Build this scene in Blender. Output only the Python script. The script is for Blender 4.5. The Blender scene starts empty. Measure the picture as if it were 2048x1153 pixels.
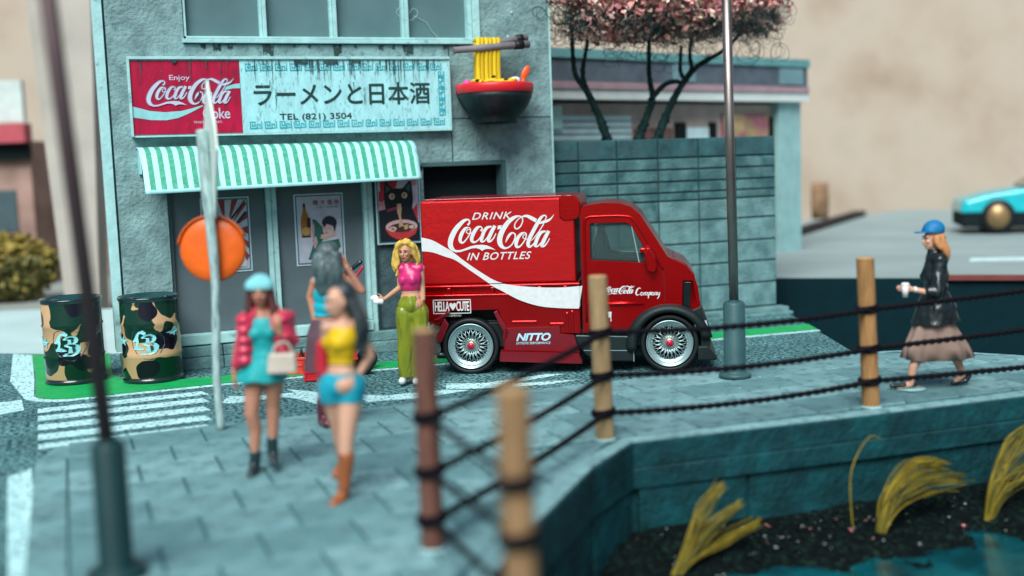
import bpy, bmesh, math, random
from mathutils import Vector, Matrix, noise
from mathutils.geometry import tessellate_polygon
random.seed(7)
S = bpy.context.scene
COL = S.collection
R_ = math.radians

# ------------------------------------------------------------------ camera
F_PX = 2300.0
pitch = math.atan((576.5 - 330) / F_PX); roll = 0.035; yaw = R_(21.0)
F0 = Vector((math.sin(yaw), math.cos(yaw), 0)); RT = Vector((math.cos(yaw), -math.sin(yaw), 0)); U0 = Vector((0, 0, 1))
Fw = F0 * math.cos(pitch) - U0 * math.sin(pitch); U1 = U0 * math.cos(pitch) + F0 * math.sin(pitch)
Rr = RT * math.cos(roll) - U1 * math.sin(roll); Uu = U1 * math.cos(roll) + RT * math.sin(roll)
cam_d = bpy.data.cameras.new('camera'); cam = bpy.data.objects.new('camera', cam_d); COL.objects.link(cam)
cm = Matrix((Rr, Uu, -Fw)).transposed().to_4x4(); cm.translation = (0, 0, 2.46)
cam.matrix_world = cm
cam_d.lens = F_PX / 2048 * 36; cam_d.sensor_width = 36; cam_d.clip_end = 500; cam_d.clip_start = .05
cam_d.dof.use_dof = True; cam_d.dof.focus_distance = 13.6; cam_d.dof.aperture_fstop = 0.285
S.camera = cam

# ------------------------------------------------------------------ world, sun, exposure
W = bpy.data.worlds.new("World"); S.world = W; W.use_nodes = True
nt = W.node_tree; nt.nodes.clear()
sky = nt.nodes.new('ShaderNodeTexSky'); sky.sky_type = 'NISHITA'; sky.sun_disc = False
TO_SUN = Vector((-.42, -.62, .85)).normalized()
sky.sun_elevation = math.asin(TO_SUN.z); sky.sun_rotation = math.atan2(TO_SUN.x, TO_SUN.y)
sky.air_density = 1.0; sky.dust_density = 2.0; sky.ozone_density = 2.0
bg = nt.nodes.new('ShaderNodeBackground'); bg.inputs[1].default_value = 0.072
wo = nt.nodes.new('ShaderNodeOutputWorld')
nt.links.new(sky.outputs[0], bg.inputs[0]); nt.links.new(bg.outputs[0], wo.inputs[0])
sd = bpy.data.lights.new('sun', 'SUN'); sd.energy = 3.7; sd.angle = R_(38); sd.color = (.96, .975, .95)
sun = bpy.data.objects.new('sun', sd); COL.objects.link(sun)
sun.rotation_euler = (-TO_SUN).to_track_quat('-Z', 'Y').to_euler()
S.view_settings.view_transform = 'Standard'; S.view_settings.look = 'None'
S.view_settings.gamma = 1; S.view_settings.exposure = 0.45
try: S.view_settings.use_curve_mapping = False
except Exception: pass
S.render.engine = 'CYCLES'

# ------------------------------------------------------------------ materials
_mats = {}
def mat(name, col, rough=.6, metal=0., var=.12, vs=4., bump=.0, bs=60., coat=0., col2=None, c2s=3., c2t=.5, c2w=.08, spec=None, stretch=None, trans=0.):
    """base colour varied by noise; optional second colour in noise patches; fine relief by bump"""
    if name in _mats: return _mats[name]
    if spec is None: spec = .12 if rough > .65 else (.28 if rough > .42 else .5)
    m = bpy.data.materials.new(name); m.use_nodes = True; n = m.node_tree; L = n.links
    b = n.nodes['Principled BSDF']
    tc = n.nodes.new('ShaderNodeTexCoord'); src = tc.outputs['Object']
    if stretch:
        mp = n.nodes.new('ShaderNodeMapping'); mp.inputs['Scale'].default_value = stretch; L.new(src, mp.inputs[0]); src = mp.outputs[0]
    def nz(scale, detail=4.):
        t = n.nodes.new('ShaderNodeTexNoise'); t.inputs['Scale'].default_value = scale; t.inputs['Detail'].default_value = detail
        L.new(src, t.inputs['Vector']); return t.outputs['Fac']
    def mix(f, a, c):
        x = n.nodes.new('ShaderNodeMix'); x.data_type = 'RGBA'
        L.new(f, x.inputs[0])
        for i, v in ((6, a), (7, c)):
            if isinstance(v, (tuple, list)): x.inputs[i].default_value = (*v[:3], 1)
            else: L.new(v, x.inputs[i])
        return x.outputs[2]
    def ramp(f, lo, hi):
        r = n.nodes.new('ShaderNodeMapRange'); r.inputs[1].default_value = lo; r.inputs[2].default_value = hi; L.new(f, r.inputs[0]); return r.outputs[0]
    lo = tuple(max(0, c * (1 - var)) for c in col); hi = tuple(min(1, c * (1 + var)) for c in col)
    c = mix(ramp(nz(vs), .3, .7), lo, hi)
    if col2: c = mix(ramp(nz(c2s, 8.), c2t - c2w, c2t + c2w), c, col2)
    L.new(c, b.inputs['Base Color'])
    b.inputs['Roughness'].default_value = rough; b.inputs['Metallic'].default_value = metal
    b.inputs['Coat Weight'].default_value = coat; b.inputs['Specular IOR Level'].default_value = spec
    b.inputs['Coat Roughness'].default_value = .12
    if trans: b.inputs['Transmission Weight'].default_value = trans; b.inputs['IOR'].default_value = 1.1
    if bump:
        bp = n.nodes.new('ShaderNodeBump'); bp.inputs['Strength'].default_value = bump; bp.inputs['Distance'].default_value = .02
        L.new(nz(bs, 5.), bp.inputs['Height']); L.new(bp.outputs[0], b.inputs['Normal'])
    _mats[name] = m; return m

# ------------------------------------------------------------------ object helpers
def tag(o, label=None, cat=None, group=None, kind=None):
    if label: o['label'] = label
    if cat: o['category'] = cat
    if group: o['group'] = group
    if kind: o['kind'] = kind
    return o
def empty(name, loc, rz=0, label=None, cat=None, group=None):
    o = bpy.data.objects.new(name, None); COL.objects.link(o); o.location = loc; o.rotation_euler = (0, 0, rz); o.empty_display_size = .1
    return tag(o, label, cat, group)
def kids(o): return [c for c in COL.objects if c.parent == o]
def copy_tree(o, parent=None):
    c = o.copy(); COL.objects.link(c)
    if parent: c.parent = parent
    for ch in list(kids(o)): copy_tree(ch, c)
    return c
def link(name, me, parent=None, loc=None, label=None):
    o = bpy.data.objects.new(name, me); COL.objects.link(o)
    if parent: o.parent = parent
    if loc: o.location = loc
    if label: o['label'] = label
    return o

def catmull(pts, n=6, closed=False):
    P = [Vector(p) if not isinstance(p, Vector) else p for p in pts]
    N = len(P); out = []
    rng = range(N if closed else N - 1)
    for i in rng:
        if closed: a, b, c, d = P[(i - 1) % N], P[i], P[(i + 1) % N], P[(i + 2) % N]
        else: a, b, c, d = P[max(i - 1, 0)], P[i], P[i + 1], P[min(i + 2, N - 1)]
        for k in range(n):
            t = k / n
            out.append(.5 * ((2 * b) + (c - a) * t + (2 * a - 5 * b + 4 * c - d) * t * t + (3 * b - a - 3 * c + d) * t ** 3))
    if not closed: out.append(P[-1].copy())
    return out

class MB:
    def __init__(s): s.v = []; s.f = []; s.mi = []; s.sm = []
    def add(s, vs, fs, mi=0, sm=False):
        o = len(s.v); s.v += [tuple(v) for v in vs]
        for f in fs: s.f.append([i + o for i in f]); s.mi.append(mi); s.sm.append(sm)
        return s
    def box(s, x0, x1, y0, y1, z0, z1, mi=0):
        vs = [(x, y, z) for z in (z0, z1) for y in (y0, y1) for x in (x0, x1)]
        return s.add(vs, [(0, 2, 3, 1), (4, 5, 7, 6), (0, 1, 5, 4), (2, 6, 7, 3), (0, 4, 6, 2), (1, 3, 7, 5)], mi)
    def prism(s, poly, frame, t, mi=0, sm=False):
        """poly: 2D points; frame: (origin, u, v, n); extruded along n by t"""
        o, u, v, n = [Vector(a) for a in frame]
        k = len(poly); a = [o + u * p[0] + v * p[1] for p in poly]; b = [p + n * t for p in a]
        tri = tessellate_polygon([[Vector((p[0], p[1], 0)) for p in poly]])
        s.add(a + b, [tuple(x) for x in tri], mi)
        s.add(a + b, [tuple(i + k for i in reversed(x)) for x in tri], mi)
        return s.add(a + b, [(i, (i + 1) % k, (i + 1) % k + k, i + k) for i in range(k)], mi, sm)
    def flat(s, poly, frame, mi=0, off=0.):
        o, u, v, n = [Vector(a) for a in frame]
        a = [o + u * p[0] + v * p[1] + n * off for p in poly]
        tri = tessellate_polygon([[Vector((p[0], p[1], 0)) for p in poly]])
        return s.add(a, [tuple(x) for x in tri], mi)
    def tube(s, pts, r, seg=10, mi=0, caps=True, sm=True):
        P = [Vector(p) for p in pts]; k = len(P)
        rr = r if isinstance(r, (list, tuple)) else [r] * k
        up = Vector((0, 0, 1)) if abs((P[-1] - P[0]).normalized().z) < .9 else Vector((1, 0, 0))
        vs = []
        prev = None
        for i in range(k):
            d = (P[min(i + 1, k - 1)] - P[max(i - 1, 0)])
            d = d.normalized() if d.length > 1e-9 else Vector((0, 0, 1))
            a = prev if prev is not None else d.cross(up)
            a = (a - d * a.dot(d)); a = a.normalized() if a.length > 1e-6 else d.orthogonal().normalized()
            prev = a; b = d.cross(a)
            for j in range(seg):
                t = 2 * math.pi * j / seg; vs.append(P[i] + (a * math.cos(t) + b * math.sin(t)) * rr[i])
        fs = [(i * seg + j, i * seg + (j + 1) % seg, (i + 1) * seg + (j + 1) % seg, (i + 1) * seg + j) for i in range(k - 1) for j in range(seg)]
        s.add(vs, fs, mi, sm)
        if caps: s.add(vs, [tuple(range(seg))[::-1], tuple((k - 1) * seg + j for j in range(seg))], mi)
        return s
    def lathe(s, prof, c=(0, 0, 0), axis='z', seg=32, mi=0, sm=True, caps=True):
        """prof: (radius, height) pairs"""
        c = Vector(c); vs = []
        for r, h in prof:
            for j in range(seg):
                t = 2 * math.pi * j / seg; a, b = r * math.cos(t), r * math.sin(t)
                vs.append(c + (Vector((a, b, h)) if axis == 'z' else Vector((a, h, b))))
        k = len(prof)
        fs = [(i * seg + j, i * seg + (j + 1) % seg, (i + 1) * seg + (j + 1) % seg, (i + 1) * seg + j) for i in range(k - 1) for j in range(seg)]
        s.add(vs, fs, mi, sm)
        if caps: s.add(vs, [tuple(range(seg))[::-1], tuple((k - 1) * seg + j for j in range(seg))], mi)
        return s
    def ell(s, c, r, rot=None, seg=16, rings=10, mi=0):
        c = Vector(c); M = rot.to_matrix() if rot else Matrix.Identity(3); vs = []
        for i in range(rings + 1):
            p = math.pi * i / rings
            for j in range(seg):
                t = 2 * math.pi * j / seg
                vs.append(c + M @ Vector((r[0] * math.sin(p) * math.cos(t), r[1] * math.sin(p) * math.sin(t), r[2] * math.cos(p))))
        fs = [(i * seg + j, (i + 1) * seg + j, (i + 1) * seg + (j + 1) % seg, i * seg + (j + 1) % seg) for i in range(rings) for j in range(seg)]
        return s.add(vs, fs, mi, True)
    def cap(s, p0, p1, r0, r1, seg=14, mi=0):
        p0, p1 = Vector(p0), Vector(p1); d = (p1 - p0); L = d.length or 1e-6; d = d / L
        pts = []; rr = []
        for a in (90, 67, 45, 22, 0): pts.append(p0 - d * r0 * math.sin(R_(a))); rr.append(max(r0 * math.cos(R_(a)), 1e-4))
        for a in (0, 22, 45, 67, 90): pts.append(p1 + d * r1 * math.sin(R_(a))); rr.append(max(r1 * math.cos(R_(a)), 1e-4))
        return s.tube(pts, rr, seg, mi)
    def loft(s, rings, mi=0, sm=True, caps=True):
        k = len(rings[0]); vs = [v for r in rings for v in r]
        fs = [(i * k + j, i * k + (j + 1) % k, (i + 1) * k + (j + 1) % k, (i + 1) * k + j) for i in range(len(rings) - 1) for j in range(k)]
        s.add(vs, fs, mi, sm)
        if caps: s.add(vs, [tuple(range(k))[::-1], tuple((len(rings) - 1) * k + j for j in range(k))], mi)
        return s
    def mesh(s, name, mats):
        me = bpy.data.meshes.new(name); me.from_pydata(s.v, [], s.f)
        for m in (mats if isinstance(mats, (list, tuple)) else [mats]): me.materials.append(m)
        me.polygons.foreach_set('material_index', s.mi); me.polygons.foreach_set('use_smooth', s.sm)
        bm = bmesh.new(); bm.from_mesh(me); bmesh.ops.remove_doubles(bm, verts=bm.verts, dist=1e-5)
        bmesh.ops.recalc_face_normals(bm, faces=bm.faces); bm.to_mesh(me); bm.free(); me.update()
        return me
    def each(s, name, mats, parent=None, bevel=0., seg=2):
        """one object per connected piece"""
        par = list(range(len(s.v))); key = {}
        def find(i):
            while par[i] != i: par[i] = par[par[i]]; i = par[i]
            return i
        for i, v in enumerate(s.v):
            k = (round(v[0], 5), round(v[1], 5), round(v[2], 5))
            if k in key: par[find(i)] = find(key[k])
            else: key[k] = i
        for f in s.f:
            for i in f[1:]: par[find(i)] = find(f[0])
        groups = {}
        for f, mi, sm in zip(s.f, s.mi, s.sm): groups.setdefault(find(f[0]), []).append((f, mi, sm))
        out = []
        for g in groups.values():
            m2 = MB(); ids = {}
            for f, mi, sm in g:
                for i in f: ids.setdefault(i, len(ids))
            m2.v = [s.v[i] for i in ids]; m2.f = [[ids[i] for i in f] for f, _, _ in g]; m2.mi = [a for _, a, _ in g]; m2.sm = [a for _, _, a in g]
            out.append(m2.build(name, mats, parent, bevel, seg))
        return out
    def build(s, name, mats, parent=None, bevel=0., seg=2, label=None, loc=None):
        o = link(name, s.mesh(name, mats), parent, loc, label)
        if bevel:
            md = o.modifiers.new('bevel', 'BEVEL'); md.width = bevel; md.segments = seg; md.limit_method = 'ANGLE'; md.angle_limit = R_(35)
        return o

def bake(o):
    dg = bpy.context.evaluated_depsgraph_get(); me = bpy.data.meshes.new_from_object(o.evaluated_get(dg))
    o.modifiers.clear(); o.data = me; return o
def blob(name, mb, m, parent=None, vox=.012, smooth=4, label=None, sm=True):
    """overlapping volumes grown together into one continuous skin"""
    o = link(name, mb.mesh(name, m), parent, None, label)
    md = o.modifiers.new('r', 'REMESH'); md.mode = 'VOXEL'; md.voxel_size = vox; md.use_smooth_shade = True
    if smooth:
        q = o.modifiers.new('s', 'SMOOTH'); q.factor = .5; q.iterations = smooth
    bake(o)
    if not o.data.materials: o.data.materials.append(m)
    else: o.data.materials[0] = m
    return o

XZ = lambda x, y, z: ((x, y, z), (1, 0, 0), (0, 0, 1), (0, -1, 0))   # a frame on a wall that faces -Y
def clip(poly, a, b, c):
    """keep the side of a 2D polygon where a*x+b*y+c >= 0"""
    out = []
    for i, p in enumerate(poly):
        q = poly[(i + 1) % len(poly)]; dp = a * p[0] + b * p[1] + c; dq = a * q[0] + b * q[1] + c
        if dp >= 0: out.append(p)
        if (dp >= 0) != (dq >= 0):
            t = dp / (dp - dq); out.append((p[0] + (q[0] - p[0]) * t, p[1] + (q[1] - p[1]) * t))
    return out
_tc = {}
def text2d(body, shear=0., off=0., sp=1.):
    k = (body, shear, off, sp)
    if k in _tc: return _tc[k]
    c = bpy.data.curves.new('t', 'FONT'); c.body = body; c.shear = shear; c.offset = off; c.space_character = sp; c.resolution_u = 3
    o = bpy.data.objects.new('t', c); COL.objects.link(o)
    bpy.context.view_layer.update()
    dg = bpy.context.evaluated_depsgraph_get(); me = bpy.data.meshes.new_from_object(o.evaluated_get(dg))
    vs = [(v.co.x, v.co.y) for v in me.vertices]; fs = [tuple(p.vertices) for p in me.polygons]
    bpy.data.objects.remove(o); bpy.data.curves.remove(c); bpy.data.meshes.remove(me)
    x0 = min(v[0] for v in vs); x1 = max(v[0] for v in vs); y0 = min(v[1] for v in vs); y1 = max(v[1] for v in vs)
    r = ([((v[0] - x0) / (x1 - x0), (v[1] - y0) / (y1 - y0)) for v in vs], fs); _tc[k] = r; return r
def put_text(mb, body, frame, x0, z0, x1, z1, shear=0., off=0., sp=1., mi=0, lift=0.):
    if off > .012:                                   # bold: the same glyphs struck several times, slightly apart
        h = abs(z1 - z0); e = min(off * .35, .024 if off < .1 else .05) * h * 1.2
        for i, (dx, dz) in enumerate(((-e, 0), (e, 0), (0, e), (0, -e), (0, 0))):
            put_text(mb, body, frame, x0 + dx, z0 + dz, x1 + dx, z1 + dz, shear, 0., sp, mi, lift + .00015 * i)
        return
    vs, fs = text2d(body, shear, off, sp); o, u, v, n = [Vector(a) for a in frame]
    mb.add([o + u * (x0 + (x1 - x0) * p[0]) + v * (z0 + (z1 - z0) * p[1]) + n * lift for p in vs], fs, mi)
def stroke2d(pts, n=7):
    """variable-width pen stroke: (x, y, width) -> list of quads"""
    C = catmull([Vector(p) for p in pts], n); L = []; Rr_ = []
    for i, c in enumerate(C):
        d = C[min(i + 1, len(C) - 1)] - C[max(i - 1, 0)]; d = Vector((d.x, d.y)); d = d.normalized() if d.length > 1e-6 else Vector((1, 0))
        w = max(c.z, 1) / 2; L.append((c.x - d.y * w, c.y + d.x * w)); Rr_.append((c.x + d.y * w, c.y - d.x * w))
    return [[L[i], L[i + 1], Rr_[i + 1], Rr_[i]] for i in range(len(C) - 1)]
def put_strokes(mb, strokes, polys, frame, T, mi=0, lift=0., step=.0002):
    """T maps drawing units to the frame's plane"""
    o, u, v, n = [Vector(a) for a in frame]; k = 0
    for s in strokes:
        q = stroke2d(s); vs = [o + u * T(*p)[0] + v * T(*p)[1] + n * (lift + step * k) for f in q for p in f]
        mb.add(vs, [(4 * i, 4 * i + 1, 4 * i + 2, 4 * i + 3) for i in range(len(q))], mi); k += 1
    for p in polys:
        mb.flat([T(*a) for a in p], frame, mi, lift + step * k); k += 1

# ---- the flowing script wordmark, pen strokes (x, y down, width)
SCRIPT = [
 [(462,345,34),(492,318,30),(502,285,24),(488,258,24),(455,252,34),(400,272,54),(330,332,72),(255,415,84),(197,510,90),(158,610,90),(155,690,84),(188,752,66),(245,788,30)],
 [(480,385,16),(425,400,44),(368,470,60),(328,560,62),(330,622,50),(368,645,30),(420,602,22),(475,530,20),(508,460,20),(508,408,18),(480,385,14)],
 [(508,420,12),(462,424,16),(440,462,16),(470,490,14),(530,480,14),(600,435,14)],
 [(688,452,40),(712,415,22),(692,380,20),(642,388,44),(590,440,60),(545,520,62),(525,590,60),(545,635,42),(600,632,26),(660,580,20),(705,515,16)],
 [(880,382,20),(840,385,36),(790,405,52),(740,470,58),(705,560,60),(692,618,50),(730,632,26),(790,572,18),(850,480,18),(895,400,18)],
 [(935,368,56),(880,460,62),(830,560,64),(812,622,50),(852,630,30),(905,578,20),(948,500,16)],
 [(1340,215,28),(1262,242,56),(1170,310,72),(1090,410,82),(1030,520,88),(1006,620,88),(1026,705,74),(1080,752,42),(1150,745,26),(1220,690,22),(1268,600,24),(1276,530,24),(1235,497,24),(1185,525,42),(1140,590,36),(1106,662,6)],
 [(1335,216,26),(1395,232,20),(1412,300,20),(1372,390,22),(1310,432,22),(1272,405,22),(1285,335,18),(1340,268,16),(1400,232,14)],
 [(1395,232,20),(1480,218,44),(1560,255,62),(1645,305,64)],
 [(1690,348,28),(1760,330,46),(1840,308,42),(1900,268,24),(1952,202,3)],
 [(1440,495,16),(1380,520,44),(1320,590,58),(1287,680,60),(1296,735,46),(1342,737,30),(1402,680,22),(1452,600,20),(1467,530,20),(1440,495,16)],
 [(1468,520,12),(1418,545,16),(1410,588,14),(1470,612,14),(1530,580,14)],
 [(1800,285,8),(1818,242,20),(1780,217,24),(1720,262,48),(1650,370,62),(1580,490,64),(1520,600,64),(1492,690,62),(1508,740,46),(1560,722,26),(1625,650,18)],
 [(1818,242,14),(1770,355,18),(1690,480,18),(1600,590,16),(1545,640,12)],
 [(1800,486,24),(1722,505,50),(1665,580,58),(1625,670,60),(1612,725,48),(1652,737,26),(1712,680,18),(1780,590,18),(1825,505,18)],
 [(1850,482,56),(1800,570,62),(1747,670,64),(1722,728,50),(1762,737,32),(1812,690,20),(1862,610,14)]]
TAIL = [(205,745),(255,768),(320,768),(400,745),(500,708),(600,690),(700,686),(780,700),(860,735),(932,784),(860,766),(790,760),(742,766),(702,792),(662,762),(600,742),(520,745),(420,775),(320,803),(240,806),(190,780)]
DASH = [(988,368),(1057,366),(1027,430),(973,430)]
DOT = []

# ------------------------------------------------------------------ palette
stucco = mat('teal_stucco', (0.185, 0.305, 0.31), .85, var=.28, vs=5, bump=1.0, bs=24, col2=(.09, .18, .19), c2s=12, c2t=.66, c2w=.10)
trim = mat('pale_trim', (0.34, 0.6, 0.6), .55, var=.12, vs=7, bump=.25, bs=25, col2=(.16, .30, .31), c2s=9, c2t=.70)
panel = mat('window_card', (0.085, 0.125, 0.14), .65, var=.1, vs=2)
uppanel = mat('upper_window_card', (0.085, 0.17, 0.18), .6, var=.1, vs=2)
darkconc = mat('rough_dark_concrete', (0.05, 0.09, 0.1), .9, var=.3, vs=8, bump=.8, bs=30)
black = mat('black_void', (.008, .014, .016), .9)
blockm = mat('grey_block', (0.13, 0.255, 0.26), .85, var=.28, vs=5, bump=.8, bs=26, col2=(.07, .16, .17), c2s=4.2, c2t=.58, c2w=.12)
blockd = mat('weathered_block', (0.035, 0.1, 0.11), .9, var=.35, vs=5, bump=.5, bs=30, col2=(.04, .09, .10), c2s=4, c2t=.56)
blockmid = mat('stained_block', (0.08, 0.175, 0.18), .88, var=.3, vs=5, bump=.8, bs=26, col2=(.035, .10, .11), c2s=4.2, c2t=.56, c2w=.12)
mortar = mat('dark_mortar', (.02, .055, .06), .95)
pave = mat('paver_grey', (0.15, 0.295, 0.31), .85, var=.16, vs=2.2, bump=.7, bs=34, col2=(.075, .165, .175), c2s=9, c2t=.60, c2w=.12)
pave2 = mat('paver_grey_pale', (0.185, 0.345, 0.36), .85, var=.16, vs=2.6, bump=.7, bs=34, col2=(.075, .165, .175), c2s=9, c2t=.60, c2w=.12)
pave3 = mat('paver_grey_dark', (0.115, 0.24, 0.255), .85, var=.16, vs=2.6, bump=.7, bs=34, col2=(.075, .165, .175), c2s=9, c2t=.60, c2w=.12)
joint = mat('paver_joint', (0.04, 0.12, 0.13), .95, var=.2)
asphalt = mat('asphalt', (0.13, 0.29, 0.3), .9, var=.3, vs=1.5, bump=1.0, bs=45, col2=(.015, .06, .07), c2s=22, c2t=.50, c2w=.04)
white_paint = mat('worn_white_paint', (0.48, 0.8, 0.82), .8, var=.15, vs=6, bump=.9, bs=70, col2=(.07, .17, .18), c2s=24, c2t=.58, c2w=.04)
green_paint = mat('green_lane_paint', (0.006, 0.34, 0.09), .55, var=.15, vs=6, bump=.3, bs=60, col2=(.02, .14, .08), c2s=22, c2t=.68)
steel = mat('brushed_steel', (.30, .26, .24), .42, 1., var=.2, vs=3, bump=.05, bs=80)
greybase = mat('grey_painted_steel', (.03, .085, .092), .45, var=.15, vs=5, bump=.1, bs=30)
wood = mat('pine_post', (0.3, 0.165, 0.065), .7, var=.28, vs=6, bump=.4, bs=10, stretch=(6, 6, .8), col2=(.22, .12, .05), c2s=8, c2t=.66)
wood_end = mat('pine_end_grain', (0.36, 0.23, 0.11), .8, var=.2)
rope = mat('black_rope', (.004, .004, .007), .75, bump=.3)
canal = mat('wet_canal_wall', (0.003, 0.052, 0.06), .55, var=.45, vs=4, bump=1.0, bs=14, col2=(.003, .025, .03), c2s=2.6, c2t=.55, c2w=.2)
redp = mat('candy_red', (0.44, 0.001, 0.003), .33, .85, var=.05, vs=2, bump=.10, bs=40, coat=.35)
redbox = mat('brushed_red', (0.43, 0.001, 0.003), .40, .6, var=.12, vs=3, bump=.22, bs=30, stretch=(.6, 3, 14), coat=.1)
redskirt = mat('satin_dark_red', (0.18, 0.002, 0.01), .35, .3, var=.08, coat=.4)  # on the box roof this colour stands for a dark reflection
decal = mat('silver_white_print', (.62, .66, .66), .5, .15, var=.06, vs=20)
blackp = mat('black_plastic', (0.006, 0.014, 0.015), .5, var=.2, vs=8, bump=.2, bs=60)
rubber = mat('tyre_rubber', (.008, .012, .014), .5, var=.2)
rimm = mat('satin_alloy', (0.4, 0.56, 0.57), .34, .8, var=.05)
glass = mat('tinted_glass', (.035, .06, .065), .06, 0, spec=.8, coat=.5)
chrome = mat('bright_metal', (.6, .62, .62), .2, 1.)
skin = mat('tanned_skin', (.48, .25, .155), .55, var=.06, vs=8)
skin2 = mat('light_skin', (.56, .32, .22), .55, var=.06, vs=8)
skin3 = mat('deep_tan_skin', (.42, .20, .13), .5, var=.06, vs=8)
shadowm = None
print('lib ok')

# ================================================================== THE GROUND
def struct(o): o['kind'] = 'structure'; return o
# workshop floor far below, reaching beyond everything
mb = MB(); mb.box(-60, 80, -12, 90, -3.2, -3.0)
struct(mb.build('ground', mat('grey_floor', (.16, .20, .20), .8, var=.1, vs=.5, bump=.1, bs=3)))
# diorama baseboard under road and sidewalk
BASE = [(-6, 1.0), (2.0, 1.0), (2.0, 11.0), (9.6, 11.05), (9.06, 11.82), (9.65, 13.2), (10.9, 16.2), (9.8, 19.4), (-6, 19.4)]
ROAD = [(-6, 1.0), (1.9, 1.0), (2.0, 8.4), (9.3, 9.2), (9.02, 11.75), (9.62, 13.20), (10.60, 15.55), (10.1, 16.4), (7.0, 17.0), (.6, 17.0), (-.2, 17.45), (-1.0, 18.05), (-6, 20.6)]
mb = MB(); mb.prism(ROAD, ((0, 0, 0), (1, 0, 0), (0, 1, 0), (0, 0, -1)), .35)
struct(mb.build('road', asphalt))
G = lambda z: ((0, 0, z), (1, 0, 0), (0, 1, 0), (0, 0, 1))
def sheet(name, polys, m, z, th=.003):
    mb = MB()
    for p in polys: mb.prism(p, G(z), -th)
    return struct(mb.build(name, m))
def arc(cx, cy, r, a0, a1, n=10): return [(cx + r * math.cos(R_(a0 + (a1 - a0) * i / n)), cy + r * math.sin(R_(a0 + (a1 - a0) * i / n))) for i in range(n + 1)]
# green lane paint bending round the corner by the barrels
gp = [(-.60, 17.55)] + [(-.50, 15.4)] + arc(-.02, 14.22, .46, 180, 262, 8) + [(2.0, 13.80), (6, 13.62), (9.75, 13.44), (9.95, 13.95), (4.0, 14.18), (.95, 14.35), (.55, 14.55), (.40, 15.2), (.42, 17.1), (-.2, 17.40)]
sheet('green_lane', [gp], green_paint, .008)
# white edge line outside the green
wl = [(-.86, 17.85), (-.60, 17.60), (-.52, 15.4)] + arc(-.02, 14.22, .48, 180, 262, 8) + [(2.0, 13.775), (6, 13.60), (9.74, 13.42), (9.70, 13.30), (6, 13.49), (2.0, 13.68)] + arc(-.02, 14.22, .60, 262, 180, 8)[:] + [(-.80, 15.4)]
sheet('road_edge_line', [wl], white_paint, .005)
stripes = []
for k, (y, w) in enumerate([(13.22, .25), (12.78, .26), (12.30, .27), (11.82, .27), (11.40, .20)]):
    x0 = -.44 + .01 * k; x1 = 1.35 - .04 * k
    stripes.append([(x0, y - w / 2), (x0 + .6, y - w / 2 + .03), (x1, y - w / 2 + .09), (x1 - .05, y + w / 2 + .07), (x0 + .7, y + w / 2 + .02), (x0, y + w / 2)])
for k, s_ in enumerate(stripes):
    mb = MB(); mb.prism(s_, G(.006), -.003); struct(mb.build('crosswalk_stripe', white_paint))
sheet('crosswalk_left_stripe', [[(-1.5, 13.9), (-.62, 14.0), (-.58, 13.35), (-1.4, 12.9)]], white_paint, .006)
sheet('road_arrow', [[(1.42, 12.62), (1.55, 12.95), (1.75, 12.80), (2.25, 12.75), (2.2, 13.0), (2.55, 12.55), (2.6, 11.95), (2.35, 11.95), (2.2, 12.40), (2.1, 12.55), (1.75, 12.55), (1.55, 12.50)],
                     [(2.75, 12.35), (3.1, 12.05), (3.75, 12.02), (4.0, 11.85), (3.4, 11.72), (2.85, 11.82)]], white_paint, .006)
sheet('road_scratches', [[(3.9, 12.35), (4.3, 12.15), (5.1, 12.28), (5.3, 12.18), (4.4, 11.98), (5.3, 11.78), (4.9, 11.70), (4.1, 11.90), (3.8, 12.05)]], white_paint, .006)
sheet('road_line', [[(-.62, 10.35), (-.44, 10.55), (-.30, 7.6), (-.22, 5.0), (-.50, 5.0), (-.50, 7.6)]], white_paint, .006)

# sidewalk slab, canal wall, pavers
EDGE = [(11.2, 8.35), (8.5, 8.43), (6.9, 8.48), (4.36, 8.62), (3.72, 8.05), (3.02, 7.22), (2.62, 6.75), (2.16, 6.12), (2.02, 5.4), (1.98, 1.0)]
TOPE = [(-.145, 1.0), (-.145, 10.5), (.02, 10.85), (.28, 11.02), (1.2, 11.10), (9.05, 11.10), (9.45, 10.95), (9.95, 10.25), (10.35, 9.6), (11.2, 8.9)]
SL = EDGE + TOPE
mb = MB(); mb.prism(SL, G(.068), -.30)
struct(mb.build('sidewalk', joint))
# the kerb round the sidewalk
mb = MB()
kin = [(-.15, 1.0), (-.15, 10.5), (-.02, 10.87), (.26, 11.045), (1.2, 11.125), (9.06, 11.125), (9.47, 10.97), (9.97, 10.27), (10.37, 9.62), (11.2, 8.95)]
kout = [(-.40, 1.0), (-.40, 10.5), (-.26, 11.02), (.14, 11.16), (1.2, 11.20), (9.08, 11.20), (9.52, 11.03), (10.03, 10.31), (10.43, 9.66), (11.25, 9.0)]
for i in range(len(kin) - 1):
    mb.prism([kin[i], kin[i + 1], kout[i + 1], kout[i]], G(.060 if i < 3 else .072), -.12)
struct(mb.build('kerb', pave, bevel=.01))
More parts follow.
